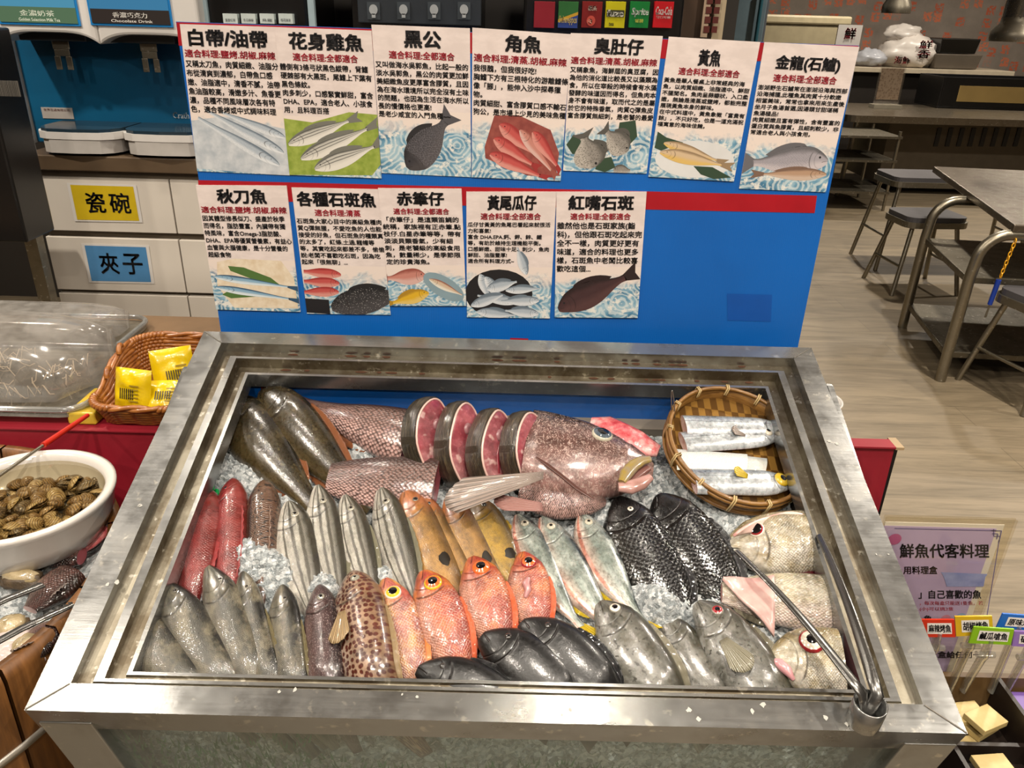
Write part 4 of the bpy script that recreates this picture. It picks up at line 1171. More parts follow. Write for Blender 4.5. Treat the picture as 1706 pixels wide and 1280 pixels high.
# tapering body: posts, side panels, glass
def taper(sx, sy, z):
    """outer body corner at height z"""
    yf, yb_ = .785, 1.50
    k = (.55-z)
    return V((sx*(.64-.22*k), (yf+.10*k) if sy < 0 else yb_-.05*k, z))
zt_f = cw(0, 0, -.05).z
for sx in (-1, 1):
    a = taper(sx, -1, .585); b = taper(sx, -1, .10)
    i = V((-sx*.075, 0, 0)); d = V((0, .03, 0))
    MB().hexa([b, b+i, b+i+d, b+d][::sx], [a, a+i, a+i+d, a+d][::sx]).build('corner_post', RIM, case, world=True, bevel=.002)
    c = taper(sx, 1, .80); e = taper(sx, 1, .10)
    t_ = V((-sx*.012, 0, 0))
    MB().hexa([b+d, e, e+t_, b+d+t_], [a+d, c, c+t_, a+d+t_]).build('side_panel', RIM, case, world=True)
a, b, c, d = taper(-1, -1, .585), taper(1, -1, .585), taper(1, -1, .16), taper(-1, -1, .16)
off = V((0, .012, 0)); th = V((0, .006, 0)); k = V((.073, 0, 0))
MB().hexa([d+off+k, c+off-k, c+off-k+th, d+off+k+th], [a+off+k, b+off-k, b+off-k+th, a+off+k+th]).build('front_glass', clear('front_pane', '#f0f5f2', .04, .03, .05, '#c8d0cc'), case, world=True)
MB().hexa([taper(-1, -1, .08), taper(1, -1, .08), taper(1, 1, .08), taper(-1, 1, .08)], [taper(-1, -1, .16), taper(1, -1, .16), taper(1, 1, .16), taper(-1, 1, .16)]).build('base_tray', RIM, case, world=True)
c, e = taper(-1, 1, .80), taper(1, 1, .80); c2, e2 = taper(-1, 1, .16), taper(1, 1, .16)
MB().hexa([c2, e2, e2+V((0, .01, 0)), c2+V((0, .01, 0))], [c, e, e+V((0, .01, 0)), c+V((0, .01, 0))]).build('rear_panel', RIM, case, world=True)
for sx in (-1, 1):
    for sy in (-1, 1):
        p = taper(sx, sy, .08); p = V((p.x-sx*.05, p.y-sy*.05, 0))
        MB().tube([p+V((0, 0, .08)), p], .02, 12).build('leg', RIM, case, world=True)
# inner lining
LIN = plain('blue_liner', '#1464bc', .3, scale=3, c2='#115aae', coat=.3)
vb = .716
mb = MB(); mb.box((-.6, vb, -.145), (.6, vb+.01, -.04), 0, CASE); mb.build('blue_liner', LIN, case, world=True)
for u0, u1 in ((-.515, -.47), (.475, .515)):
    MB().box((u0, vb-.003, -.14), (u1, vb, -.045), 0, CASE).build('red_strip', plain('dull_red', '#7a2a1e', .5), case, world=True)
MB().box((-.6, vb-.03, -.15), (.6, vb, -.128), 0, CASE).build('liner_ledge', plain('grey_ledge', '#6f675c', .5), case, world=True)
for sx in (-1, 1):
    MB().box((sx*.602, .03, -.2), (sx*.612, vb, -.03), 0, CASE).build('inner_wall', plain('grey_wall%d' % sx, '#55524c', .45), case, world=True)
# green plastic edging that shows beside the ice
GRN = plain('green_plastic', '#0a7a34', .35)
c = incase(1368, 860, -.085)
tag(MB().box((c.x-.006, c.y-.07, -.125), (c.x+.008, c.y+.06, -.075), 0, CASE).build('plastic_edging', GRN, bevel=.003), 'green plastic edging strip along the right inner wall of the case', 'edging')
mb = MB()
c = incase(338, 808, -.085)
for i in range(3):
    q = CASE @ V((c.x-.0+.012*i, c.y-.012*i, -.08))
    mb.tube([q+V((.011*cos(a), .011*sin(a), .004*sin(3*a))) for a in [2*pi*j/14 for j in range(14)]], .0035, 7, closed=True)
tag(mb.build('plastic_garnish', plain('green_garnish', '#0d9a4a', .3)), 'curled green plastic garnish at the left edge of the ice behind the red fish', 'garnish')

# ---------------------------------------------------------------- ice
MOUNDS = [((600, 735), .055, .035), ((555, 705), .03, .02), ((420, 935), .06, .045), ((470, 965), .05, .04), ((545, 990), .04, .04), ((400, 790), .05, .02), ((640, 968), .03, .03), ((1010, 868), .05, .03), ((1000, 835), .04, .02), ((1110, 790), .06, .01), ((1235, 860), .06, .02), ((1085, 1015), .045, .05), ((1110, 1040), .03, .04), ((930, 1000), .03, .03), ((360, 985), .03, .03), ((815, 1045), .03, .035), ((1180, 1035), .03, .03)]
mds = []
for (px, py), r_, h_ in MOUNDS:
    c = incase(px, py, -.09); mds.append((c.x, c.y, r_, h_))
def icez(u, v):
    w_ = -.062-.088*v-.05*max(0, (.10-v)/.07)**2*(v < .10)+.03*math.exp(-((.6-abs(u))/.05)**2)
    w_ -= .026*max(0, min(1, (v-.56)/.1))
    for cx, cy, r_, h_ in mds:
        d2 = ((u-cx)**2+(v-cy)**2)/r_**2
        if d2 < 4: w_ += h_*math.exp(-d2*1.6)
    d = sqrt((u-BKC.x)**2+(v-BKC.y)**2)
    if d < .19: w_ = min(w_, BKC.z+.10*(v-BKC.y)-.15*(u-BKC.x)-.008+max(0, d-.155)*1.5)
    return w_
BKC = incase(1219, 756, -.068)
t = NT('crushed_ice'); o_ = t.obj()
v1 = t.n('TexVoronoi', feature='F1'); t.set(v1.inputs['Vector'], o_); v1.inputs['Scale'].default_value = 160
g = t.sep(v1.outputs['Color'])
fl = t.noise(o_, 300, 3, .6)
t.pbsdf(Base_Color=t.ramp(t.math('ADD', t.math('MULTIPLY', g[0], .7), t.math('MULTIPLY', fl, .3)), [(.15, '#8f979a'), (.45, '#bcc3c5'), (.8, '#eef1f2')]), Roughness=.12, Transmission_Weight=.28, IOR=1.31, Specular_IOR_Level=.7,
        Normal=t.bump(t.math('ADD', t.math('MULTIPLY', g[1], 1.), fl), .9, .004), Coat_Weight=.5, Coat_Roughness=.05)
ICE = t.m
mb = MB(); NU, NV = 280, 165
def icept(a, b):
    u = -.6+1.2*a; v = .115+.60*b
    cell = MN.cell(V((u*170, v*170, 1.3)))
    n_ = MN.noise(V((u*28, v*28, 0)))*.006+MN.noise(V((u*90, v*90, 5)))*.0045+cell*.004
    return CASE @ V((u+.0022*MN.noise(V((u*200, v*200, 9))), v+.0022*MN.noise(V((u*200, v*200, 19))), icez(u, v)+n_))
mb.grid(NU, NV, icept, 0, False)
# the wall of ice that shows through the front glass
def icefront(a, b):
    z0 = .20; top = icept(a, 0); z = z0+(top.z-z0)*b
    x = top.x*(1-.22*(top.z-z)*.6)
    return V((x, .895+.05*(.55-z)*2+MN.noise(V((x*40, z*40, 2)))*.008+.004*MN.cell(V((x*120, z*120, 0)))+(top.y-.895)*b**3, z))
mb.grid(150, 50, icefront, 0, False)
tag(mb.build('crushed_ice', ICE), 'crushed ice filling the fish case under and between the fish', 'ice', kind='stuff')
# green mat behind the glass under the ice
mb = MB()
random.seed(5)
t = NT('green_turf'); t.pbsdf(Base_Color=t.ramp(t.noise(t.obj(), 60, 4), [(.35, '#14301a'), (.65, '#2f6a3c')]), Roughness=.6)
for i in range(1500):
    x = random.uniform(-.56, .56); z = random.uniform(.36, .47)+(.05 if x < -.28 else .0)+.012*sin(x*17)
    y = .812+.10*(.55-z); h = random.uniform(.012, .028); dx = random.uniform(-.008, .008)
    mb.add([(x-.002, y, z), (x+.002, y, z), (x+dx, y-.004, z+h)], [(0, 1, 2)])
tag(mb.build('artificial_turf', t.m), 'dark green artificial turf showing through the front glass below the fish', 'turf', kind='stuff')

# ---------------------------------------------------------------- tongs in their holder
TONG = steel('tong_steel', '#6d6c6a', .2, '#4a4640', .3)
hb = incase(1437, 1203, 0)
H_ = CASE @ M.Translation(V((hb.x, hb.y, 0))) @ M.Rotation(-.18, 4, 'X')
MB().lathe([(.0225, .001), (.0225, .042), (.0208, .042), (.0208, .001)], 28, 0, H_).build('tongs_holder', RIM, case, world=True)
tg = thing('serving_tongs', 'long steel serving tongs standing in the holder on the front rim, arms over the fish', 'tongs', H_ @ M.Translation(V((0, 0, .004))))
base = H_ @ V((0, 0, .006))
for k, (px, py, wt_) in enumerate(((1228, 918, -.005), (1364, 892, -.01))):
    tip = CASE @ incase(px, py, wt_)
    mid = (H_ @ V(((-.010, .010)[k], .008, .05)))
    pts = [base]
    for i in range(15):
        q = i/14; pts.append(mid.lerp(tip, q)+CW*(.012*sin(pi*q)))
    rs = [.008]+[.009-.0035*(i/14) for i in range(15)]
    MB().tube(pts, rs, 10, flat=.42, up=CW).build('arm', TONG, tg, world=True)
    mb = MB(); dirv = (pts[-1]-pts[-4]).normalized(); sd = dirv.cross(CW).normalized()
    for i in range(9): 
        q = pts[-1]-dirv*(.008*i)-CW*.003
        mb.add([q-sd*.004, q+sd*.004, q-CW*.006-dirv*.003], [(0, 1, 2)])
    mb.build('teeth', TONG, tg, world=True, solid=.0012)
MB().tube([H_ @ V((-.008, 0, .007)), H_ @ V((.008, 0, .007))], .006, 10).build('hinge', TONG, tg, world=True)
# ---------------------------------------------------------------- the fish on the ice
def frame_of(hp, tp, wh, wt_, dors, roll):
    a = incase(*hp, wh); b = incase(*tp, wt_)
    x = (b-a).normalized(); z = (V((0, 0, 1))-x*x.z).normalized()*dors; y = z.cross(x)
    rot = M(((x.x, y.x, z.x, a.x), (x.y, y.y, z.y, a.y), (x.z, y.z, z.z, a.z), (0, 0, 0, 1)))
    Mx = CASE @ rot @ M.Rotation(R(roll)*dors, 4, 'X')
    mid = CASE @ ((a+b)/2)
    return Mx, (b-a).length, (mid-CAM).dot(_F)/FPX


FLESH = wet('pink_flesh', '#b4606a', '#b86a72', '#c89090', blotch=('#8a2c3a', 30, .75), speck=('#d8b0ac', 70, .6), L=.1, H=.1, mark=False, bump=.35, soft=.2, rough=.22, dk=.85)
SK = dict(
 red=wet('red_skin', '#8e2a22', '#a83a3a', '#c88884', '#6c1a1a', sc=.004, dark=.3, bump=.3, dk=.58, blotch=('#c46a68', 9, .6), tail='#8e2a2a'),
 speckled=wet('speckled_skin', '#7c5c48', '#8f7260', '#b09a8c', '#6a4a3c', sc=.004, dark=.3, stripes=('#1c1414', [(.66, .09)]), speck=('#2c1e18', 190, .54)),
 striped=wet('striped_skin', '#3c3a30', '#b4b0a4', '#dad4c8', '#6a6458', sc=.003, dark=.2, bump=.3, dk=.72, stripes=('#35301f', [(.93, .06), (.74, .05), (.56, .045), (.36, .03)])),
 yellow=wet('yellow_brown_skin', '#6e5026', '#a67a38', '#c09458', '#7a5a26', sc=.003, dark=.25, head='#a45c34', bump=.3, dk=.82),
 golden=wet('golden_skin', '#5e4a14', '#a4801c', '#b89a48', '#6a5214', sc=.003, dark=.25, head='#7a5a2a', bump=.3, dk=.82),
 scad=wet('silver_scad_skin', '#24343a', '#8f9a92', '#cdb6a8', metal=.3, stripes=('#c0705a', [(.2, .06)]), bump=.25, rough=.26, blotch=('#c9cfc8', 14, .6), dk=.85),
 tilapia=wet('black_scaled_skin', '#0c0d0f', '#222326', '#3a3833', '#040405', sc=.008, dark=.8, bump=.9, sb=1.4, rnd=.35, rough=.26, H=.09, head='#141416'),
 grey=wet('olive_grey_skin', '#141510', '#5e5c52', '#8f897c', '#3a3832', sc=.003, dark=.15, bump=.2, blotch=('#a89e84', 26, .6), dk=.52),
 maroon=wet('maroon_skin', '#2e1c1e', '#523a3a', '#6a5450', speck=('#a08c88', 330, .58), bump=.5),
 grouper=wet('spotted_skin', '#8a6a50', '#ae9078', '#c4ae9c', spots=('#57261a', .0088, .40), bump=.3, blotch=('#7c6048', 20, .6), dk=.74),
 rosy=wet('rosy_skin', '#a82a22', '#cc5844', '#dc9a80', '#e0a694', sc=.0052, dark=.75, blotch=('#d88a3c', 14, .6), head='#b83a28', bump=.5, dk=.64),
 pink=wet('pink_gold_skin', '#b0463c', '#d0827a', '#d6a090', '#e0bcae', sc=.0052, dark=.75, blotch=('#c8973c', 14, .8), head='#cf6a5a', bump=.5, dk=.7),
 black=wet('black_skin', '#060608', '#0d0d0f', '#131212', bump=.5, rough=.34, coat=.35, dk=.6),
 rabbit=wet('mottled_grey_skin', '#3d3a2e', '#84827a', '#a9a8a2', speck=('#4c4a42', 110, .6), bump=.35, blotch=('#4c4836', 30, .7), dk=.6),
 brown=wet('dark_brown_skin', '#211c12', '#3f3623', '#6a5a3c', blotch=('#5e5030', 16, .7), speck=('#6e6040', 60, .62), bump=.3, rough=.26, H=.1, L=.4, dk=.5),
 bigscale=wet('big_scale_skin', '#4a3634', '#94746c', '#d4aca4', '#3a241c', sc=.0075, dark=.9, bump=.8, H=.12, L=.5, mark=False, dk=.85),
 steakskin=wet('steak_skin', '#3c3428', '#4e4232', '#5e503c', '#16120c', sc=.0075, dark=.8, bump=.9, H=.12, L=.2, mark=False, blotch=('#8a7a5a', 60, .7), dk=.8),
 net=wet('netted_skin', '#2e201a', '#6a4c46', '#a07a74', net=('#cfb4aa', .0062), bump=.3, H=.15, L=.3, rough=.28, mark=False, dk=.72),
 silverhead=wet('silver_gold_skin', '#9a8c6c', '#c0b8a4', '#d2cabc', '#7c7058', sc=.004, dark=.4, bump=.5, H=.1, dk=.85, blotch=('#94804c', 40, .6), speck=('#d8d0c0', 120, .6)),
 palebody=wet('pale_scaled_skin', '#b0a890', '#c8c0b0', '#d4c0b8', '#a0957c', sc=.0045, dark=.35, bump=.6, H=.1, mark=False, dk=.85, blotch=('#8f8058', 40, .6), speck=('#d8d0c4', 120, .6)),
 darkback=wet('dark_back_skin', '#14130f', '#24221c', '#3a362c', bump=.6, scale='#3a3830', sc=.005),
 belt=wet('beltfish_silver', '#8f979c', '#b8bec2', '#cdd2d6', metal=.3, bump=.25, rough=.26, dk=.95, blotch=('#6c7278', 22, .6), stripes=('#6a7078', [(.62, .02)]), L=.2, H=.04),
 beltpale=wet('beltfish_pale', '#b5b9b8', '#cfd0cb', '#d8d6cf', metal=.1, bump=.5, rough=.3, dk=1., scale='#a0a29c', sc=.0045, dark=.35, mark=False, L=.2, H=.04),
)
def fm(n, a, b, alpha=1.): return fin_mat(n, a, b, alpha)
FN = dict(
 red=fm('red_fin', '#7a1c1e', '#a84444'), speckled=fm('speckled_fin', '#6a5040', '#8f7464'), striped=fm('striped_fin', '#5c5a48', '#8f8a74'),
 yellow=fm('yellow_fin', '#8a6a1c', '#b8922c'), golden=fm('golden_fin', '#8a701a', '#b8982a'), scad=fm('yellow_tail', '#9a8410', '#c4a81c'), tilapia=fm('black_fin', '#0e0e10', '#2a2a2c'),
 grey=fm('olive_fin', '#4a4430', '#7c704c'), maroon=fm('maroon_fin', '#2a1c1c', '#3f2c2a'), grouper=fm('spotted_fin', '#7a6444', '#a8906c'), rosy=fm('rosy_fin', '#c0442a', '#d8784c'),
 pink=fm('orange_fin', '#c8622a', '#d88a4c'), black=fm('jet_fin', '#08080a', '#161618'), rabbit=fm('grey_fin', '#5c584a', '#8a8470'), brown=fm('brown_fin', '#6a3c22', '#8a5430'),
 big=fm('long_fin', '#5f5852', '#9c8a80'), pelvic=fm('pink_fin', '#7c5650', '#a87c74'), stripefin=fm('grey_striped_fin', '#4a4440', '#a89890'))
RINGS = dict(pale=plain('eye_pale', '#b0aa98', .2, coat=1.), grey=plain('eye_grey', '#7c786c', .2, coat=1.), yellow=plain('eye_yellow', '#c9a828', .15, coat=1.), orange=plain('eye_orange', '#d0602c', .15, coat=1.), red=plain('eye_red', '#8a1c22', .2, coat=1.), dark=plain('eye_dark', '#2a2624', .15, coat=1.), cream=plain('eye_cream', '#c8bfae', .2, coat=1.), bluegrey=plain('eye_bluegrey', '#4c5660', .1, coat=1.))


def lay(kind, name, label, hp, tp, px, prof, roll=15, dors=1, wh=-.066, wt_=-.08, T=.5, bend=0., droop=0., eye=('pale', 'grey', .055, .15, .38, .5), tail=.0, dorsal=True, pec=0, group=None, s0=0., s1=1., flesh=None, skin=None, fork=.3, both=True, cat='fish', ext=1.):
    tp = (hp[0]+(tp[0]-hp[0])*ext, hp[1]+(tp[1]-hp[1])*ext)
    Mx, L, pm = frame_of(hp, tp, wh, wt_, dors, roll)
    vis = px*pm; c, s = cos(R(roll)), sin(R(roll))
    H = vis/sqrt(c*c+T*T*s*s)
    f = Fish(name, label, L, H, H*T, prof, SK[skin or kind], FN.get(kind, FN['grey']), Mx, dors, bend, droop, s0, s1, group, flesh=flesh, cat=cat)
    if eye and s0 < .1: f.eye(eye[3], eye[4], H*eye[2], RINGS[eye[0]], RINGS[eye[1]], both, eye[5])
    if dorsal and s1 > .6: f.ridge('dorsal_fin', max(.3, s0+.03), min(.82, s1-.03), H*.14, 1)
    if s1 > .95 and tail: f.tail(tail*L, .5, fork)
    if s1 > .8 and s0 < .5: f.ridge('anal_fin', .6, .8, H*.12, -1, False)
    if pec and s0 < .2: f.pec(.285, -.2, pec*L, -.15, .32, .22, w=H*.14)
    return f


RE = ('dark', 'red', .05, .13, .45, .6)
SE = ('grey', 'pale', .075, .15, .42, .5)
# --- red fish and the speckled one, left of the middle row
lay('red', 'red_fish', 'dark red fish squeezed against the left inner wall, leftmost of the red fish', (322, 826), (258, 1010), 54, 'torp', 35, T=.75, eye=RE, wh=-.085, wt_=-.09)
lay('red', 'red_fish', 'plain deep red fish, middle one of the three red fish', (347, 817), (312, 1030), 74, 'torp', 30, T=.75, eye=RE)
lay('red', 'red_fish', 'bright red fish with pale blotches, right beside the brown speckled fish', (389, 799), (378, 1020), 60, 'torp', 48, T=.8, eye=RE)
lay('speckled', 'speckled_fish', 'brown speckled fish with a dark band along its back, right of the red fish', (441, 802), (436, 1010), 58, 'torp', 62, T=.9, eye=None)
# --- four striped silver fish
for k, (h, e, px, rl, lb) in enumerate((((481, 836), (524, 1015), 78, 12, 'silver fish with olive stripes lying next to the brown speckled fish'), ((530, 809), (570, 1010), 68, 15, 'striped silver fish second from left, head raised above its neighbours'),
                                        ((575, 825), (625, 1000), 64, 18, 'striped silver fish third from left, with a pale ringed eye'), ((634, 812), (694, 1000), 66, 30, 'dark headed striped silver fish touching the yellow brown fish'))):
    lay('striped', 'striped_fish', lb, h, e, px, 'snapper', rl, eye=SE, group='striped silver fish in the middle row', bend=-.03, wh=-.062, wt_=-.075, ext=1.28)
# --- yellow brown fish
for k, (h, e, px, rl, kd, lb) in enumerate((((675, 816), (758, 1000), 70, 14, 'yellow', 'orange headed yellow brown fish next to the striped fish'), ((700, 824), (785, 975), 48, 20, 'yellow', 'narrow yellow brown fish wedged between two wider ones'),
                                            ((745, 830), (830, 985), 60, 18, 'yellow', 'brownish fish with a dark tail spot under the long pectoral fin'), ((789, 830), (862, 980), 72, 14, 'golden', 'golden yellow fish with a black spot, lying beside the silver scads'))):
    f = lay(kd, 'yellow_fish', lb, h, e, px, 'torp', rl, eye=('dark', 'grey', .06, .13, .45, .5), group='yellow brown fish in the middle row', bend=-.02, wh=-.06-.004*(k % 2), wt_=-.078, ext=1.22)
    if k != 1:
        mb = MB(); random.seed(k); ring = []
        for i in range(14):
            a = 2*pi*i/14; ring.append(f.surf(.60+.045*cos(a)*random.uniform(.8, 1.2), 1.0+.3*sin(a)*random.uniform(.8, 1.2), 1.012))
        mb.add([f.surf(.60, 1.0, 1.02)]+ring, [(0, 1+i, 1+(i+1) % 14) for i in range(14)], sm=True)
        mb.build('black_spot', plain('spot%d' % k, '#1a140c', .3), f.root)
# --- scads
for k, (h, e, px, lb) in enumerate((((862, 858), (968, 1045), 70, 'silver scad with a yellow forked tail, next to the golden fish'), ((903, 862), (1020, 1040), 74, 'silver scad with an opened pinkish belly, middle of the three scads'),
                                    ((968, 856), (1058, 1010), 68, 'pale silver scad nearest the black scaled fish, half under ice'))):
    lay('scad', 'silver_fish', lb, h, e, px, 'slim', 8, eye=('pale', 'pale', .09, .12, .3, .45), tail=.16 if k == 0 else .1, bend=-.05, T=.42, wh=-.062, wt_=-.06, fork=.5, ext=(1.0, 1.12, 1.2)[k], group='silver scads in the middle row', dorsal=False)
# --- black tilapia
lay('tilapia', 'black_scaled_fish', 'black scaled fish with a pale eye, just below the big fish head', (1028, 830), (1172, 1075), 112, 'deep', 12, bend=-.05, eye=('cream', 'dark', .045, .13, .32, .4), T=.42, wh=-.06, wt_=-.09, group='black scaled fish', tail=.1)
lay('tilapia', 'black_scaled_fish', 'black scaled fish just below the bamboo basket', (1095, 826), (1262, 1050), 112, 'deep', 22, bend=-.05, eye=None, T=.42, wh=-.06, wt_=-.09, group='black scaled fish', tail=.08)
# --- front row
G = dict(wh=-.042, wt_=-.052, droop=.42, ext=1.1)
GE = ('dark', 'grey', .04, .13, .5, .5)
for k, (h, e, px, rl, pf, lb) in enumerate((((205, 1015), (372, 1185), 78, 8, 'snapper', 'olive grey fish in the front left corner, its head hidden by the rim'), ((268, 968), (430, 1190), 80, 10, 'snapper', 'olive grey fish second from the front left corner'),
                                            ((348, 944), (470, 1195), 76, 10, 'snapper', 'olive grey fish with a dark gill edge, below the brightest red fish'), ((404, 954), (468, 1200), 58, 25, 'torp', 'slim olive grey fish with a yellowish cheek, third from the maroon fish'),
                                            ((470, 976), (500, 1200), 62, 22, 'torp', 'olive grey fish lying right beside the dark maroon fish'))):
    lay('grey', 'grey_fish', lb, h, e, px, pf, rl, eye=GE, group='olive grey fish in the front row', bend=-.03, T=.55, **G)
lay('maroon', 'maroon_fish', 'dark maroon speckled fish between the grey fish and the spotted grouper', (533, 976), (548, 1200), 66, 'torp', 18, eye=('grey', 'grey', .085, .13, .32, .6), T=.7, **G)
lay('grouper', 'spotted_grouper', 'pale brown grouper covered in dark red spots', (590, 954), (632, 1210), 96, 'torp', 32, eye=('grey', 'grey', .07, .10, .5, .4), T=.8, pec=.2, **G)
for k, (h, e, px, rl, kd, lb) in enumerate((((643, 964), (712, 1195), 80, 10, 'pink', 'pink and yellow fish with a yellow ringed eye, beside the spotted grouper'), ((706, 951), (790, 1165), 88, 10, 'rosy', 'rosy red fish with a red snout, second from the spotted grouper'),
                                            ((788, 928), (850, 1120), 86, 10, 'rosy', 'rosy red fish directly below the golden fish, large dark eye'), ((872, 920), (905, 1090), 74, 12, 'rosy', 'rosy red fish with a pale cheek and a cut belly, closest to the silver scads'))):
    f = lay(kd, 'rosy_fish', lb, h, e, px, 'snapper', rl, eye=(('yellow', 'orange')[k > 0], ('cream', 'yellow', 'orange', 'red')[k], .15, .155, .28, .62), group='rosy big eyed fish in the front row', bend=-.02, wh=-.04, wt_=-.055, droop=.3, T=.5)
    if k == 3:
        mb = MB(); mb.tube([f.surf(.33, 1.45, 1.02), f.surf(.38, 1.6, 1.08), f.surf(.44, 1.55, 1.08), f.surf(.5, 1.75, 1.03)], [.004, .007, .006, .003], 8); mb.build('cut_belly', FLESH, f.root)
BE = ('dark', 'dark', .05, .16, .4, .5)
B = dict(wh=-.03, wt_=-.05, eye=BE, group='jet black fish at the front', T=.5, droop=.35, bend=.03, ext=1.06)
lay('black', 'black_fish', 'jet black fish lying lowest against the front rim', (697, 1112), (905, 1215), 84, 'grouper', 18, 1, **B)
lay('black', 'black_fish', 'jet black fish in the middle of the three, blunt head', (806, 1056), (985, 1215), 104, 'grouper', 12, 1, **B)
lay('black', 'black_fish', 'jet black fish beside the yellow tail, with ragged fins', (872, 1034), (1050, 1205), 96, 'grouper', 12, 1, **B)
HE = ('cream', 'grey', .085, .11, .42, .55)
lay('rabbit', 'mottled_fish', 'mottled grey fish with a round dark eye, nearest the black fish', (1000, 1003), (1165, 1200), 104, 'snapper', 12, eye=HE, bend=-.05, T=.5, group='mottled grey fish in the front row', **G)
lay('rabbit', 'mottled_fish', 'mottled grey fish in the middle, its head under ice', (1105, 1025), (1240, 1200), 76, 'snapper', 15, eye=None, bend=-.05, T=.5, group='mottled grey fish in the front row', wh=-.06, wt_=-.07, droop=.4, ext=1.1)
lay('rabbit', 'mottled_fish', 'mottled grey fish with a fanned pale pectoral fin, nearest the white fish heads', (1162, 1003), (1355, 1205), 104, 'snapper', 12, eye=('red', 'grey', .085, .13, .42, .5), bend=-.05, T=.5, pec=.24, group='mottled grey fish in the front row', **G)
# --- two big dark fish, back left
f = lay('brown', 'brown_fish', 'big dark brown fish in the back left corner, against the rim', (376, 668), (528, 850), 96, 'long', 20, eye=None, T=.5, wh=-.08, wt_=-.095, group='big dark brown fish', pec=.0)
f = lay('brown', 'brown_fish', 'big dark brown fish left of the scaled tail piece', (436, 652), (618, 850), 84, 'long', 30, eye=None, T=.55, wh=-.065, wt_=-.09, group='big dark brown fish', pec=.0)

# --- the carved grouper: tail, belly, steaks, head
f = lay('brown', 'fish_tail_piece', 'scaled pinkish tail piece of the carved fish, pink cut facing right', (872, 792), (488, 668), 108, 'snapper', 14, -1, wh=-.06, wt_=-.09, T=.6, s0=.44, s1=1., flesh=FLESH, skin='bigscale', cat='fish piece', dorsal=False)
f.tail(.05, .5, .2, FN['stripefin'])
f = lay('brown', 'fish_belly_piece', 'scaled belly slab of the carved fish in front of its tail piece', (860, 830), (455, 786), 96, 'snapper', 25, -1, wh=-.055, wt_=-.085, T=.4, s0=.32, s1=.76, flesh=FLESH, skin='bigscale', cat='fish piece', dorsal=False)
p = incase(722, 815, -.03)
f.fan('striped_fin', (f.surf(.36, 2.0, 1.02), f.surf(.40, 2.5, 1.02)), (-.1, -1, -.15), (1, 0, 0), .045, .25, 10, mat=FN['stripefin'])


def steak(c, hgt, wid, label, lean, seed):
    n = V((.78, -.32, .50)).normalized()
    a = V((.10+lean, .74, .62)); a = (a-n*a.dot(n)).normalized(); b = n.cross(a)
    T_ = CASE @ M(((b.x, a.x, n.x, c.x), (b.y, a.y, n.y, c.y), (b.z, a.z, n.z, c.z), (0, 0, 0, 1)))
    o = thing('fish_steak', label, 'fish steak', T_, 'steaks of the carved fish')
    K = 36; ring = []
    for i in range(K):
        A = 2*pi*i/K
        x = cos(A)*wid/2*(1+.10*sin(2*A+seed)+.16*MN.noise(V((cos(A)*1.3, sin(A)*1.3, seed*3.1)))); y = sin(A)*hgt/2
        if y < 0: x *= 1-.35*(-y/(hgt/2))**2
        ring.append((x, y))
    th = .040; mb = MB()
    # skin around the edge, bulging
    vs = [(x*k, y*k, z) for z, k in ((0, .97), (.004, 1.02), (th/2, 1.04), (th-.003, 1.02), (th, .97)) for x, y in ring]
    uv = [((i/K)*1.2, z*6) for z in (0, .1, .2, .3, .4) for i in range(K)]
    mb.add(vs, [(j*K+i, j*K+(i+1) % K, (j+1)*K+(i+1) % K, (j+1)*K+i) for j in range(4) for i in range(K)], 0, uv, True)
    mb.build('skin_edge', SK['steakskin'], o)
    mb = MB()
    for z, s_ in ((th, 1), (0, -1)):
        vs = [(x*.97, y*.97, z) for x, y in ring]+[(x*.82, y*.82, z+s_*.004) for x, y in ring]+[(x*.45, y*.45+.006, z+s_*.0045) for x, y in ring]+[(0, .008, z+s_*.002)]
        fs = [(j*K+i, j*K+(i+1) % K, (j+1)*K+(i+1) % K, (j+1)*K+i) for j in range(2) for i in range(K)]+[(2*K+i, 2*K+(i+1) % K, 3*K) for i in range(K)]
        mb.add(vs, fs, 0, [(.3+x*4, .5+y*4) for x, y, _ in vs], True)
    mb.build('flesh', FLESH, o)
    mb = MB()
    mb.lathe([(.012, 0), (.011, .004), (.006, .005), (.0001, .003)], 18, 0, M.Translation(V((0, hgt*.17, th+.003))))
    mb.build('backbone', plain('bone%d' % seed, '#8e6468', .3, coat=.5), o)
    mb = MB()
    mb.tube([(0, hgt*.1, th+.004), (.004, -hgt*.08, th+.005), (-.002, -hgt*.28, th+.004)], [.003, .006, .003], 8, flat=.4, up=(0, 0, 1))
    mb.build('blood_line', plain('blood%d' % seed, '#7a2a34', .2, coat=.6), o)
    mb = MB(); mb.tube([(x*.95, y*.95, th+.0005) for x, y in ring], .0022, 6, closed=True); mb.build('fat_rim', plain('fat%d' % seed, '#d8b4aa', .3, coat=.5), o)


for k, (px, py, hg, wd, lb) in enumerate(((700, 735, .165, .085, 'pink fish steak leaning on the scaled tail piece, first of the row of steaks'), (750, 742, .165, .075, 'pink fish steak second in the row, counted from the tail piece'),
                                          (802, 752, .16, .075, 'pink fish steak third in the row, counted from the tail piece'), (856, 752, .15, .08, 'pink fish steak nearest the big fish head'))):
    steak(incase(px, py, -.05), hg, wd*1.25, lb, .05*k, k+1)

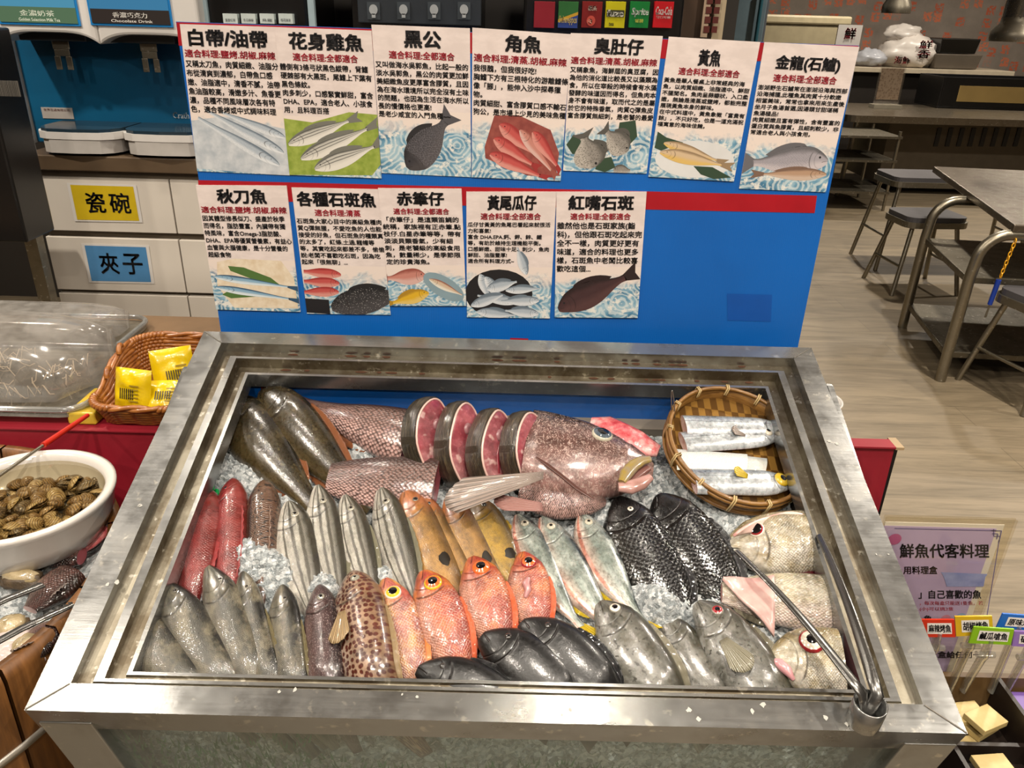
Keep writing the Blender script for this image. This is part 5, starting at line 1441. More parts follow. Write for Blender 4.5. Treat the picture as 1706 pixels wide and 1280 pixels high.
HEADP = [(0, .12, .16, .26), (.04, .22, .30, .42), (.12, .38, .44, .6), (.25, .58, .60, .78), (.4, .78, .76, .9), (.55, .92, .88, .98), (.72, 1.02, .92, 1), (.88, 1.1, .86, .95), (1, 1.14, .7, .8)]
Mx, L, pm = frame_of((1088, 784), (874, 762), -.035, -.05, -1, 6)
f = Fish('carved_grouper', 'large netted brown and pink fish head with open mouth and long pectoral fin', L, 178*pm, 178*pm*.55, HEADP, SK['net'], FN['big'], Mx, -1, flesh=FLESH, cat='fish head', s1=.985)
hi = Mx.inverted()
def loc(px, py, w_): return hi @ (CASE @ incase(px, py, w_))
f.eye(.41, .50, .0175, RINGS['bluegrey'], RINGS['pale'], False, .62)
mb = MB()
pts = [(1084, 765), (1070, 767), (1055, 776), (1043, 790), (1036, 803)]
mb.tube([loc(x, y, .012) for x, y in pts], [.007, .010, .012, .012, .007], 12, flat=.6, up=(0, 0, -1)); mb.build('upper_lip', plain('lip_grey', '#7a706a', .25, c2='#8a7428', scale=30, coat=.6), f.root)
mb = MB()
mb.tube([loc(x, y, .004) for x, y in ((1030, 812), (1050, 812), (1068, 806), (1084, 795))], [.009, .014, .013, .007], 12, flat=.7, up=(0, 0, -1)); mb.build('lower_jaw', plain('jaw_pink', '#b48c86', .25, c2='#8f6a62', scale=30, coat=.6), f.root)
mb = MB(); mb.tube([loc(x, y, .000) for x, y in ((1046, 804), (1062, 790), (1080, 779))], [.006, .012, .008], 10, flat=.5, up=(0, 0, -1)); mb.build('mouth_lining', plain('mouth_dark', '#6a4640', .3, coat=.5), f.root)
# gill cover edge and throat
mb = MB(); mb.tube([loc(x, y, .008) for x, y in ((893, 762), (912, 775), (938, 795), (962, 815), (990, 833))], [.002, .004, .004, .004, .002], 8, flat=.5, up=(0, 0, -1)); mb.build('gill_edge', plain('gill_brown', '#4c2f28', .3), f.root)
b0 = loc(905, 798, .02); b1 = loc(906, 786, .02); tip = loc(738, 832, .015)
f.fan('pectoral_fin', (b0, b1), tip-(b0+b1)/2, (b1-b0), (tip-b0).length, .2, 16, round_=.15, mat=FN['big'], wob=.002)
b0 = loc(905, 852, .0); b1 = loc(903, 838, .0); tip = loc(825, 836, .0)
f.fan('pelvic_fin', (b0, b1), tip-(b0+b1)/2, (b1-b0), (tip-b0).length, .12, 10, round_=.2, mat=FN['pelvic'])
# throat piece below the gill
Mx, L, pm = frame_of((1010, 838), (868, 812), -.055, -.055, -1, 10)
g = Fish('fish_collar', 'scaled pinkish collar piece under the big fish head', L, 92*pm, 92*pm*.5, [(0, .1, .1, .2), (.12, .4, .5, .6), (.3, .7, .8, .9), (.55, .95, 1, 1), (.8, 1, .9, .95), (1, .8, .6, .7)], SK['bigscale'], FN['pelvic'], Mx, -1, flesh=FLESH, cat='fish piece')
# pink gill flesh behind the head
def flesh_lump(pts, rad, w_, label, mat, name='fish_flesh'):
    P = [CASE @ incase(x, y, w_) for x, y in pts]
    mb = MB(); mb.tube(P, rad, 14, flat=.6, up=CW)
    vs = [V(p)+V((MN.noise(V(p)*60), MN.noise(V(p)*60+V((9, 0, 0))), MN.noise(V(p)*60+V((0, 9, 0)))))*.006 for p in mb.v]; mb.v = vs
    return tag(mb.build(name, mat), label, 'fish piece')
t = NT('red_flesh'); t.pbsdf(Base_Color=t.ramp(t.noise(t.obj(), 30, 5, .65), [(.36, '#a83440'), (.5, '#cc6a6c'), (.64, '#d8a8a4')]), Roughness=.2, Coat_Weight=.6, Normal=t.bump(t.noise(t.obj(), 70, 4), .6, .003)); REDF = t.m
flesh_lump([(985, 704), (1010, 708), (1035, 722), (1060, 738), (1082, 748), (1098, 752)], [.01, .022, .028, .028, .022, .01], -.065, 'strip of pink gill flesh behind the big fish head', REDF)

# --- white fish heads on the right
W = dict(eye=('red', 'pale', .10, .34, .45, .6), flesh=FLESH, cat='fish head', dorsal=False, pec=0)
f = lay('rabbit', 'white_fish', 'silvery white fish head with a pink eye, just below the basket', (1206, 915), (1490, 888), 104, 'deep', 18, 1, wh=-.07, wt_=-.03, T=.6, s1=.52, skin='silverhead', eye=('red', 'cream', .11, .19, .42, .8), flesh=FLESH, cat='fish head', dorsal=False, pec=0)
mb = MB(); mb.grid(14, 5, lambda a, b: CASE @ (incase(1222+122*a, 893-30*sin(pi*a*.8)*b-14*a, -.035+.012*b)+V((0, 0, .004*sin(a*9)))))
tag(mb.build('fish_skin_flap', plain('pale_pink_flesh', '#d0b4aa', .3, c2='#c08c86', scale=30, coat=.4), solid=.005), 'pale pink flap of fish flesh behind the white head with the pink eye', 'fish piece')
f = lay('rabbit', 'white_fish_chunk', 'silvery white fish body piece between the two white heads', (1500, 1022), (1155, 982), 96, 'deep', 14, -1, wh=-.05, wt_=-.06, T=.55, s0=.28, s1=.86, skin='palebody', eye=None, flesh=FLESH, cat='fish piece', dorsal=False, pec=0)
mb = MB(); mb.grid(10, 6, lambda a, b: CASE @ (incase(1205+85*a, 966+98*a*b-4*a, -.045+.02*a)+V((0, 0, .004*sin(a*7+b*3)))))
tag(mb.build('fish_fillet', plain('fillet_white', '#cdb2aa', .3, c2='#b88f8a', scale=25, coat=.4), solid=.008), 'pale pink fillet tip pointing left under the left tong arm', 'fish piece')
f = lay('rabbit', 'white_fish', 'silvery white fish head with a large red ringed eye at the front right', (1280, 1098), (1525, 1112), 112, 'deep', 14, 1, wh=-.045, wt_=-.02, T=.55, s1=.5, skin='silverhead', eye=('cream', 'red', .155, .29, .45, .5), flesh=FLESH, cat='fish head', dorsal=False, pec=0)
mb = MB(); mb.tube([f.surf(.02, 1.9, 1.0), f.surf(.06, 2.0, 1.04), f.surf(.11, 2.2, 1.04), f.surf(.15, 2.5, 1.0)], [.004, .009, .008, .003], 10); mb.build('lower_lip', plain('lip_pink', '#c08a8e', .25, coat=.6), f.root)
lay('black', 'dark_fish', 'dark backed fish along the right inner wall under the tongs', (1400, 905), (1470, 1180), 90, 'torp', 20, 1, wh=-.085, wt_=-.075, T=.6, skin='darkback', eye=None)
flesh_lump([(1366, 905), (1380, 925), (1390, 950), (1385, 968)], [.012, .026, .026, .012], -.07, 'dark red gill lump between the white heads and the right wall', plain('gill_red', '#5a1a1c', .2, c2='#8a3a20', scale=40, coat=.6))
flesh_lump([(1320, 958), (1345, 955), (1370, 948)], [.012, .02, .014], -.07, 'dark red flesh under the jaw of the upper white head', plain('gill_dark', '#4a1a1e', .2, coat=.6))

# ---------------------------------------------------------------- bamboo basket
bc = CASE @ BKC
BK = M.Translation(bc) @ M.Rotation(TILT+.10, 4, 'X') @ M.Rotation(.15, 4, 'Y')
t = NT('bamboo_strip'); g = t.sep(t.obj()); n_ = t.noise(t.vmul(t.obj(), (20, 20, 200)), 2, 4)
t.pbsdf(Base_Color=t.ramp(n_, [(.3, '#5c3c16'), (.7, '#8a6430')]), Roughness=.4, Normal=t.bump(n_, .2, .001), Coat_Weight=.3); BAM = t.m
t = NT('bamboo_weave'); g = t.sep(t.obj())
ck = t.n('TexChecker', Scale=70); t.set(ck.inputs['Vector'], t.vmul(t.obj(), (1, .42, 0)))
t.pbsdf(Base_Color=t.mix(ck.outputs['Fac'], '#8a662e', '#5c3f1a'), Roughness=.45, Normal=t.bump(ck.outputs['Fac'], .5, .003)); WEA = t.m
bk = thing('bamboo_basket', 'round bamboo basket of silver fish pieces in the back right of the ice', 'basket', BK)
rb = .139
MB().lathe([(.0001, .0), (rb*.9, .0), (rb*.97, .004), (rb*.97, .008), (.0001, .004)], 48).build('base', WEA, bk)
MB().lathe([(rb*.985, .0), (rb*1.0, .036), (rb*.975, .036), (rb*.96, .0)], 56).build('wall', BAM, bk)
for z, r_ in ((.036, rb*.992), (.028, rb*1.008), (.004, rb*.995)):
    MB().tube([(r_*cos(a), r_*sin(a), z) for a in [2*pi*i/56 for i in range(56)]], .0042, 8, closed=True).build('rim_hoop', BAM, bk)
BIND = plain('pale_binding', '#b8a070', .5)
for i in range(13):
    a = 2*pi*i/13+.12
    for d in (-.014, .014):
        mb = MB(); c, s_ = cos(a+d), sin(a+d)
        mb.tube([(rb*.955*c, rb*.955*s_, .022), (rb*.96*c, rb*.96*s_, .042), (rb*1.03*c, rb*1.03*s_, .042), (rb*1.035*c, rb*1.035*s_, .02), (rb*1.01*c, rb*1.01*s_, .002)], .0016, 6)
        mb.build('binding', BIND, bk)
a0 = pi*.86
mb = MB(); mb.tube([(rb*cos(a0)-.0+.028*sin(q)*-.6, rb*sin(a0)+.01*sin(q), .03+.055*sin(q*.9)) for q in [pi*1.15*i/16 for i in range(17)]], .0012, 6)
mb.build('wire_hook', plain('wire', '#8a8880', .3, .8), bk)
bi = BK.inverted()
def inb(px, py, h):
    n = BK.to_3x3() @ V((0, 0, 1)); p = onplane(px, py, BK @ V((0, 0, h)), n)
    return bi @ p
def bfish(name, label, hp, tp, px, prof, T, skin, dors=1, roll=0, s0=0., s1=1., h=.02, eye=None, cat='fish piece'):
    a = inb(*hp, h); b = inb(*tp, h)
    x = (b-a).normalized(); z = (V((0, 0, 1))-x*x.z).normalized()*dors; y = z.cross(x)
    Mx = BK @ M(((x.x, y.x, z.x, a.x), (x.y, y.y, z.y, a.y), (x.z, y.z, z.z, a.z), (0, 0, 0, 1))) @ M.Rotation(R(roll)*dors, 4, 'X')
    pm = ((BK @ ((a+b)/2))-CAM).dot(_F)/FPX; H = px*pm
    f = Fish(name, label, (b-a).length, H*1.2, H*T, prof, SK[skin], FN['big'], Mx, dors, s0=s0, s1=s1, flesh=FLESH2, cat=cat, group='silver fish pieces in the basket')
    if eye: f.eye(eye[0], eye[1], eye[2], RINGS[eye[3]], RINGS[eye[4]], False, eye[5])
    return f
FLESH2 = plain('pale_flesh', '#c8b4ae', .3, c2='#a87c78', scale=60, coat=.4)
BELT = [(0, .10, .12, .2), (.05, .34, .3, .45), (.14, .66, .6, .8), (.24, .92, .88, 1), (.36, 1, 1, 1), (.6, 1, 1, 1), (.85, .98, .98, .95), (1, .95, .95, .9)]
f = bfish('silver_fish_piece', 'silver fish piece furthest back in the basket, head against the rim', (1316, 716), (1134, 710), 38, BELT, .5, 'belt', -1, 0, s1=.97, h=.028)
f = bfish('silver_fish_piece', 'silver fish piece with a small round eye, second from the back of the basket', (1312, 724), (1132, 738), 36, BELT, .5, 'belt', -1, s1=.97, h=.024, eye=(.2, .2, .009, 'cream', 'cream', .5))
f.pec(.42, -.0, .03, .5, .3, .2, w=.01)
f = bfish('silver_fish_piece', 'silver fish piece with a yellow eye at the front of the basket', (1330, 806), (1146, 802), 42, BELT, .5, 'belt', -1, s1=.95, h=.026, eye=(.17, .1, .0125, 'yellow', 'yellow', .5))
f.pec(.48, .2, .03, .4, .3, .25, w=.01, mat=FN['scad'])
MB().tube([f.surf(.03, 1.2, .9), f.surf(.0, 1.5, .9), f.P(-.12, -.004, 0)], [.007, .006, .002], 8).build('dark_snout', plain('snout_dark', '#1c1a1a', .25), f.root)
def slab(q, h0, h1, name, label):
    P0 = [inb(x, y, h0) for x, y in q]; P1 = [inb(x, y, h1) for x, y in q]
    mb = MB()
    mb.grid(16, 8, lambda a, b: BK @ ((P1[3].lerp(P1[2], a)).lerp(P1[0].lerp(P1[1], a), b)+V((0, 0, .005*sin(pi*b)))), uvs=True)
    n0 = [BK @ p for p in P0]; n1 = [BK @ p for p in P1]
    mb.add(n0+n1, [(0, 1, 5, 4), (1, 2, 6, 5), (2, 3, 7, 6), (3, 0, 4, 7), (3, 2, 1, 0)], 1)
    return tag(mb.build(name, [SK['beltpale'], FLESH2]), label, 'fish piece', 'silver fish pieces in the basket')
slab([(1122, 748), (1245, 757), (1243, 788), (1128, 783)], .008, .024, 'beltfish_slab', 'long pale beltfish slab in the middle of the basket')
slab([(1243, 760), (1278, 764), (1274, 792), (1240, 788)], .006, .018, 'beltfish_slab', 'short square beltfish slab at the end of the long slab')
# ---------------------------------------------------------------- left: red-clothed counter and what stands on it
CLOTH = plain('red_cloth', '#8c0f22', .6, c2='#7c0c1e', scale=5, bump=.3)
ZT = .676
def cloth_front(x0, x1, y, z1, z0):
    mb = MB(); mb.grid(60, 12, lambda a, b: V((x0+(x1-x0)*a, y-.004-.006*b*sin(a*26)-.01*b, z1+(z0-z1)*b)))
    return mb
o = thing('counter', 'red-clothed serving counter behind the wooden barrel, carrying the clear domes and wicker basket', 'counter', V((-1.35, 1.7, 0)))
MB().box((-2.3, 1.465, .60), (-.665, 2.15, ZT-.003)).build('counter_top', plain('counter_wood', '#6a5238', .5), o, world=True)
mb = cloth_front(-2.3, -.665, 1.462, ZT, .12); mb.box((-2.3, 1.453, ZT-.003), (-.665, 1.52, ZT)); mb.build('tablecloth', CLOTH, o, world=True)
for x in (-2.25, -.72):
    for y in (1.52, 2.1): MB().box((x-.025, y-.025, 0), (x+.025, y+.025, .60)).build('leg', BLACK, o, world=True)

DOME = clear('dome_plastic', '#e2deda', .10, .10, .22, '#b8b4ae')
def dome(x0, x1, y0, y1, z0, h, label, er=.14):
    o = thing('food_dome', label, 'food cover', V(((x0+x1)/2, (y0+y1)/2, z0)))
    yc, hy = (y0+y1)/2, (y1-y0)/2
    def fn(a, b):
        A = pi*b; t = a
        # superelliptic roll top closing at the right end
        k = 1-max(0, (t-.72)/.28)**3.2
        k = max(k, 0)**.45
        c = cos(A); s_ = sin(A)
        return V((x0+(x1-x0)*t, yc-hy*(abs(c)**.65)*(1 if c > 0 else -1)*(.80+.20*k if t < .97 else .5*k+.3), z0+.022+h*(s_**.55)*k))
    mb = MB(); mb.grid(48, 28, fn); mb.build('cover', DOME, o, world=True)
    mb = MB(); pts = rrect(x0-.02, y0-.02, x1+.02, y1+.02, .05)
    mb.prism(pts, z0, z0+.008); mb.build('tray', clear('tray_plastic'+str(h), '#c8c4ba', .15, .1, .25, '#a8a090'), o, world=True)
    mb = MB(); mb.tube([(x, y, z0+.018) for x, y in pts], .007, 8, closed=True); mb.build('rim', clear('rim_plastic'+str(h), '#c9cacb', .2, .1, .2, '#b0b0ac'), o, world=True)
    return o
dm = dome(-2.05, -.93, 1.49, 1.80, ZT+.02, .125, 'large clear dome over a tray of pale noodles, left on the red counter')
MB().box((-2.05, 1.52, ZT+.0005), (-.95, 1.76, ZT+.02)).build('stand', BLACK, dm, world=True)
random.seed(21); mb = MB()
for i in range(46):
    x, y = random.uniform(-1.45, -1.0), random.uniform(1.54, 1.72); pts = []
    a = random.uniform(0, 6.28)
    for j in range(8):
        a += random.uniform(-.7, .7); x += .014*cos(a); y += .010*sin(a)
        pts.append((min(-.96, x), min(1.76, max(1.53, y)), ZT+.03+random.uniform(0, .035)))
    mb.tube(pts, .0016, 5)
tag(mb.build('noodles', plain('noodle_pale', '#c8b8a0', .5)), 'tangle of pale noodles under the large clear dome', 'noodles', kind='stuff')
dome(-1.7, -1.04, 1.86, 2.06, ZT+.001, .06, 'smaller clear dome behind the large dome, next to the wicker basket')
tag(MB().box((-.945, 1.475, ZT+.001), (-.885, 1.60, ZT+.03)).build('yellow_tray', plain('yellow_tray', '#c8a832', .4), bevel=.004), 'small yellow tray between the large dome and the wicker basket', 'tray')

# wicker basket with low front and high back
WICK = plain('wicker', '#9a5f24', .4, c2='#7a4416', scale=50, coat=.3)
wb = thing('wicker_basket', 'brown wicker basket with a low front holding yellow packets', 'basket', V((-.79, 1.6, ZT)))
bx0, bx1, by0, by1 = -.875, -.705, 1.485, 1.74
def peri(q, out):
    """point around the basket's rounded rectangle, q in 0..1"""
    pts = rrect(bx0-out, by0-out, bx1+out, by1+out, .035+out, 6)
    n = len(pts); f_ = (q % 1)*n; i = int(f_); t_ = f_-i
    a, b = pts[i % n], pts[(i+1) % n]
    return a[0]+(b[0]-a[0])*t_, a[1]+(b[1]-a[1])*t_
def hgt(y):
    k = (y-by0)/(by1-by0); k = max(0, min(1, (k-.15)/.5)); k = k*k*(3-2*k)
    return .042+.048*k
mb = MB(); NS = 11
for j in range(NS):
    f_ = (j+.5)/NS; pts = []
    for i in range(150):
        q = i/150; x, y = peri(q, .022*f_+.0022*sin(2*pi*(q*37)+(pi if j % 2 else 0)))
        pts.append((x, y, ZT+.004+hgt(y)*f_))
    mb.tube(pts, .0052, 6, closed=True)
mb.build('woven_wall', WICK, wb, world=True)
mb = MB()
for i in range(37):
    q = (i+.25)/37; x, y = peri(q, 0.); x2, y2 = peri(q, .022)
    mb = MB(); mb.tube([(x, y, ZT+.002), (x2, y2, ZT+.004+hgt(y2))], .0028, 6); mb.build('stake', WICK, wb, world=True)
mb = MB()
for ph in (0, pi):
    mb.tube([(lambda x, y: (x, y, ZT+.008+hgt(y)+.004*sin(i*.9+ph)))(*peri(i/160, .024+.004*cos(i*.9+ph))) for i in range(160)], .0055, 6, closed=True)
mb.build('braided_rim', WICK, wb, world=True)
for yy in (1.58, 1.65):
    mb = MB(); mb.tube([(bx0-.02-.004*cos(a), yy+.016*cos(a), ZT+.01+hgt(yy)+.014*sin(a)) for a in [pi*i/10 for i in range(11)]], .006, 8); mb.build('side_loop', WICK, wb, world=True)
MB().box((bx0+.005, by0+.005, ZT+.001), (bx1-.005, by1-.005, ZT+.008)).build('woven_base', WICK, wb, world=True)
YEL = plain('yellow_wrapper', '#d0b40c', .25, c2='#c2a408', scale=20, bump=.3, coat=.4)
def packet(c, w_, h_, rz, rx, label, seed):
    T_ = M.Translation(c) @ M.Rotation(rz, 4, 'Z') @ M.Rotation(rx, 4, 'X')
    o = thing('snack_packet', label, 'packet', T_, 'yellow packets in the wicker basket')
    mb = MB()
    for s_ in (1, -1):
        def fn(a, b):
            e = (max(0, 1-abs(2*a-1)**3)*max(0, 1-abs(2*b-1)**4))**.6
            n_ = MN.noise(V((a*5, b*5, seed)))*.006
            return V(((a-.5)*w_, s_*(.016*e+n_*e), b*h_))
        mb.grid(14, 14, fn)
    mb.build('wrapper', YEL, o)
    mb = MB(); 
    for i in range(7): mb.box((-.018+i*.005, -.0195, h_*.3), (-.016+i*.005, -.0185, h_*.55))
    mb.build('barcode', INK, o)
    mb = MB()
    for i in range(5): mb.box((.004, -.0195, h_*(.25+.09*i)), (w_*.3, -.0188, h_*(.28+.09*i)))
    mb.build('small_print', plain('brown_ink%d' % seed, '#8a7414', .5), o)
packet(V((-.828, 1.525, ZT+.012)), .088, .094, -.2, -.32, 'upright yellow packet leaning at the left end of the wicker basket', 1)
packet(V((-.755, 1.60, ZT+.015)), .09, .11, .5, -.35, 'yellow packet leaning at the back of the wicker basket', 4)
packet(V((-.755, 1.515, ZT+.012)), .09, .085, .12, -.95, 'yellow packet lying low at the front right of the wicker basket', 8)
# pen-like dark handle behind the basket
tag(MB().tube([aty(275, 590, 1.85), aty(262, 556, 1.85)], [.006, .008], 10).build('ladle_handle', plain('dark_handle', '#2c2830', .3)), 'short dark handle standing up behind the wicker basket', 'handle')
# skimmer with a red handle
a, b, c = aty(146, 692, 1.45), aty(72, 742, 1.30), aty(-20, 806, 1.15)
o = thing('long_skewer', 'thin steel rod with a red handle reaching from the counter into the clam bowl', 'skewer', c)
MB().tube([a, b], [.0045, .006], 10).build('red_handle', plain('red_handle', '#b82414', .3, coat=.4), o, world=True)
MB().tube([b.lerp(a, -.01), c], .003, 8).build('rod', ST, o, world=True)

# ---------------------------------------------------------------- wooden barrel with clam bowl
BC = V((-1.11, .995, 0)); BR = .448; ZB_ = .645
t = NT('barrel_wood'); o_ = t.obj(); n_ = t.noise(t.vmul(o_, (30, 30, 2.5)), 2, 5, .6)
t.pbsdf(Base_Color=t.ramp(n_, [(.3, '#4a2e14'), (.55, '#6b4520'), (.75, '#85582c')]), Roughness=.5, Normal=t.bump(n_, .3, .002)); BWOOD = t.m
br = thing('wooden_barrel', 'round wooden barrel tub left of the fish case, filled with seafood and a bowl', 'barrel', V((BC.x, BC.y, 0)))
NSV = 30
for i in range(NSV):
    a0_, a1_ = 2*pi*i/NSV+.006, 2*pi*(i+1)/NSV-.006
    mb = MB(); mb.lathe([(BR-.035, .1), (BR-.06, 0.02), (BR-.035, 0.0), (BR-.012, .3), (BR, ZB_-.02), (BR-.004, ZB_), (BR-.022, ZB_), (BR-.025, ZB_-.02), (BR-.035, .1)], 3, T=M.Translation(V((BC.x, BC.y, 0))), a0=a0_, a1=a1_)
    mb.build('stave', BWOOD, br, world=True)
for z in (.50, .36, .16):
    r_ = BR-.012*(1-(z-.3)/.36) if z > .3 else BR-.012-.02*(.3-z)/.3
    MB().lathe([(r_+.001, z-.006), (r_+.005, z-.006), (r_+.005, z+.006), (r_+.001, z+.006)], 60, T=M.Translation(V((BC.x, BC.y, 0)))).build('hoop', plain('pale_hoop%d' % int(z*100), '#b0aaa0', .35, .6), br, world=True)
mb = MB()
def bice(a, b):
    r_ = (BR-.026)*a; A = 2*pi*b
    x, y = BC.x+r_*cos(A), BC.y+r_*sin(A)
    return V((x, y, .598+.012*MN.noise(V((x*30, y*30, 3)))+.006*MN.cell(V((x*120, y*120, 0)))))
mb.grid(40, 120, bice, 0, False)
tag(mb.build('barrel_ice', ICE), 'crushed ice in the wooden barrel under the seafood', 'ice', kind='stuff')
WHB = plain('white_enamel', '#c4bfb9', .22, var=.03, coat=.4)
bwc = V((-.852, 1.150, .622)); rb2 = .153
bo = tag(MB().lathe([(.0001, 0), (rb2*.66, 0), (rb2*.82, .015), (rb2*.93, .05), (rb2*.97, .083), (rb2*1.0, .090), (rb2*1.0, .096), (rb2*.95, .099), (rb2*.88, .092), (rb2*.86, .08), (rb2*.78, .03), (.0001, .014)], 56, T=M.Translation(bwc)).build('white_bowl', WHB), 'white round bowl of clams in water, standing in the wooden barrel', 'bowl')
# clams
SH = []
for nm, c1, c2, c3 in (('a', '#6a4c28', '#2c1e0e', '#9a7c50'), ('b', '#4a3826', '#1c150d', '#7c6848'), ('c', '#8a6c40', '#3c2c16', '#c0a878')):
    t = NT('clam_shell_'+nm); o_ = t.obj(); g = t.sep(o_)
    rr = t.math('SQRT', t.math('ADD', t.math('POWER', t.math('ADD', g[0], .012), 2.), t.math('POWER', g[1], 2.)))
    st = t.math('MULTIPLY_ADD', t.math('SINE', t.math('MULTIPLY', t.math('ADD', rr, t.math('MULTIPLY', t.noise(o_, 90, 3), .006)), 1500.)), .5, .5)
    t.pbsdf(Base_Color=t.mix(t.math('MULTIPLY', st, .7), t.ramp(t.noise(o_, 60, 4), [(.35, c1), (.6, c3)]), c2), Roughness=.3, Coat_Weight=.4, Normal=t.bump(st, .4, .001)); SH.append(t.m)
def valve(open_, s_):
    mb = MB()
    def fn(a, b):
        A = 2*pi*a; r_ = b
        x = r_*(.0165*cos(A)+.0025*cos(2*A)); y = r_*.0135*sin(A)
        z = .0075*(1-r_**2.2)*(1+.3*cos(A)*0)
        k = x+.0165
        return V((x, y, s_*(z+k*open_)))
    mb.grid(20, 7, fn); return mb
protos = []
for k in range(4):
    op = (.02, .10, .22, .05)[k]
    o = thing('clam', 'brown ridged clam among the clams under water in the white bowl', 'clam', M.Identity(4), 'clams in the white bowl')
    valve(op, 1).build('shell_valve', SH[k % 3], o, solid=.001); valve(op, -1).build('shell_valve', SH[k % 3], o, solid=.001)
    protos.append(o)
random.seed(11); spots = []; tries = 0
while len(spots) < 150 and tries < 20000:
    tries += 1
    r_ = rb2*.83*sqrt(random.random()); a = random.uniform(0, 2*pi); lv = len(spots)//75
    x, y = r_*cos(a), r_*sin(a)
    if lv == 0 and r_ > rb2*.76: continue
    if all((x-p[0])**2+(y-p[1])**2 > .0168**2 or p[2] != lv for p in spots): spots.append((x, y, lv))
for i, (x, y, lv) in enumerate(spots):
    z = .635+.017*lv+.006*MN.noise(V((x*30, y*30, 0)))+.008*(1-(x*x+y*y)/rb2**2)
    s_ = random.uniform(.8, 1.12)
    Tm = M.Translation(bwc+V((x, y, z-.60+.0))) @ M.Rotation(random.uniform(0, 6.3), 4, 'Z') @ M.Rotation(random.uniform(-.7, .7), 4, 'X') @ M.Rotation(random.uniform(-.5, .5), 4, 'Y') @ M.Scale(s_, 4)
    if i < 4: protos[i].matrix_world = Tm
    else: copy_tree(protos[random.randrange(4)], Tm)
t = NT('clear_water'); tr = t.n('BsdfTransparent', Color=(.80, .76, .64, 1)); gl = t.n('BsdfGlossy', Color=(1, 1, 1, 1), Roughness=.02)
gl.inputs['Normal'].default_value = (0, 0, 0)
bm_ = t.bump(t.noise(t.obj(), 30, 2), .12, .004); t.set(gl.inputs['Normal'], bm_)
mx = t.n('MixShader'); t.set(mx.inputs[0], t.math('MULTIPLY_ADD', t.math('POWER', t.n('LayerWeight', Blend=.5).outputs['Facing'], 4.), .8, .03)); t.t.links.new(tr.outputs[0], mx.inputs[1]); t.t.links.new(gl.outputs[0], mx.inputs[2]); t.t.links.new(mx.outputs[0], t.out.inputs[0])
mb = MB(); mb.lathe([(.0001, .083), (rb2*.868, .083)], 56, T=M.Translation(bwc))
tag(mb.build('clam_water', t.m), 'clear water covering the clams in the white bowl', 'water', kind='stuff')
# oysters, fish pieces and tongs in the barrel
OYS = plain('oyster_cream', '#b0a080', .25, c2='#8a7a58', scale=40, coat=.6, bump=.5)
OYD = plain('oyster_dark', '#5a4a36', .4, c2='#3a2e20', scale=60, bump=.8)
def inbar(px, py, z=.61): return atz(px, py, z)
def oyster(px, py, l, w_, rz, label, seed):
    c = inbar(px, py, .620)
    o = thing('oyster', label, 'oyster', M.Translation(c) @ M.Rotation(rz, 4, 'Z'))
    blob((0, 0, .006), (l/2, w_/2, .013), OYD, seed, .35, 20, 12).build('shell', OYD, o)
    blob((0, 0, .014), (l/2*.84, w_/2*.8, .013), OYS, seed+2, .2, 20, 12).build('meat', OYS, o)
oyster(36, 970, .075, .040, -.1, 'large cream oyster under the bowl, next to the saw-toothed tongs', 2)
oyster(8, 952, .05, .035, .4, 'cream oyster at the left edge just under the white bowl', 5)
oyster(22, 1052, .05, .042, .9, 'yellowish oyster between the two tong arms', 8)
oyster(45, 1085, .045, .03, 1.2, 'small dark oyster below the lower tong arm', 12)
FP = wet('barrel_fish_skin', '#2c1e1a', '#6a4a42', '#a08478', '#1c1210', sc=.004, dark=.6, bump=.8, L=.1, H=.05, mark=False, blotch=('#8a5a54', 30, .6))
for k, (h, e, px_, lb, fl) in enumerate((((150, 925), (60, 935), 42, 'reddish brown fish piece right below the white bowl', 1), ((135, 945), (40, 1025), 60, 'reddish brown fish piece beside the upper tong arm', 1), ((110, 1045), (20, 1085), 46, 'fish piece lying below the lower tong arm near the barrel rim', 1), ((178, 872), (120, 930), 34, 'pink fish piece between the bowl and the case', 0), ((85, 1060), (30, 1110), 34, 'dark fish piece against the front barrel rim', 1))):
    a = inbar(*h, .628); b = inbar(*e, .618); x = (b-a).normalized(); z = (V((0, 0, 1))-x*x.z).normalized(); y = z.cross(x)
    Mx = M(((x.x, y.x, z.x, a.x), (x.y, y.y, z.y, a.y), (x.z, y.z, z.z, a.z), (0, 0, 0, 1)))
    f = Fish('fish_piece', lb, (b-a).length, px_*.0012, px_*.0007, 'grouper', FP if fl else REDF, FN['stripefin'], Mx, 1, s0=.15, s1=.9, flesh=FLESH, cat='fish piece')
    if k in (1, 2): f.fan('fin', (f.surf(.5, .9, 1.0), f.surf(.6, .9, 1.0)), (.3, .5, .4), (1, 0, 0), .035, .3, 9)
tag(blob(tuple(inbar(12, 1085, .615)), (.05, .04, .02), PBAG, 6.5, .4).build('squid_piece', plain('white_squid', '#c4b4b0', .25, coat=.6)), 'white squid piece at the left edge of the barrel', 'squid piece')
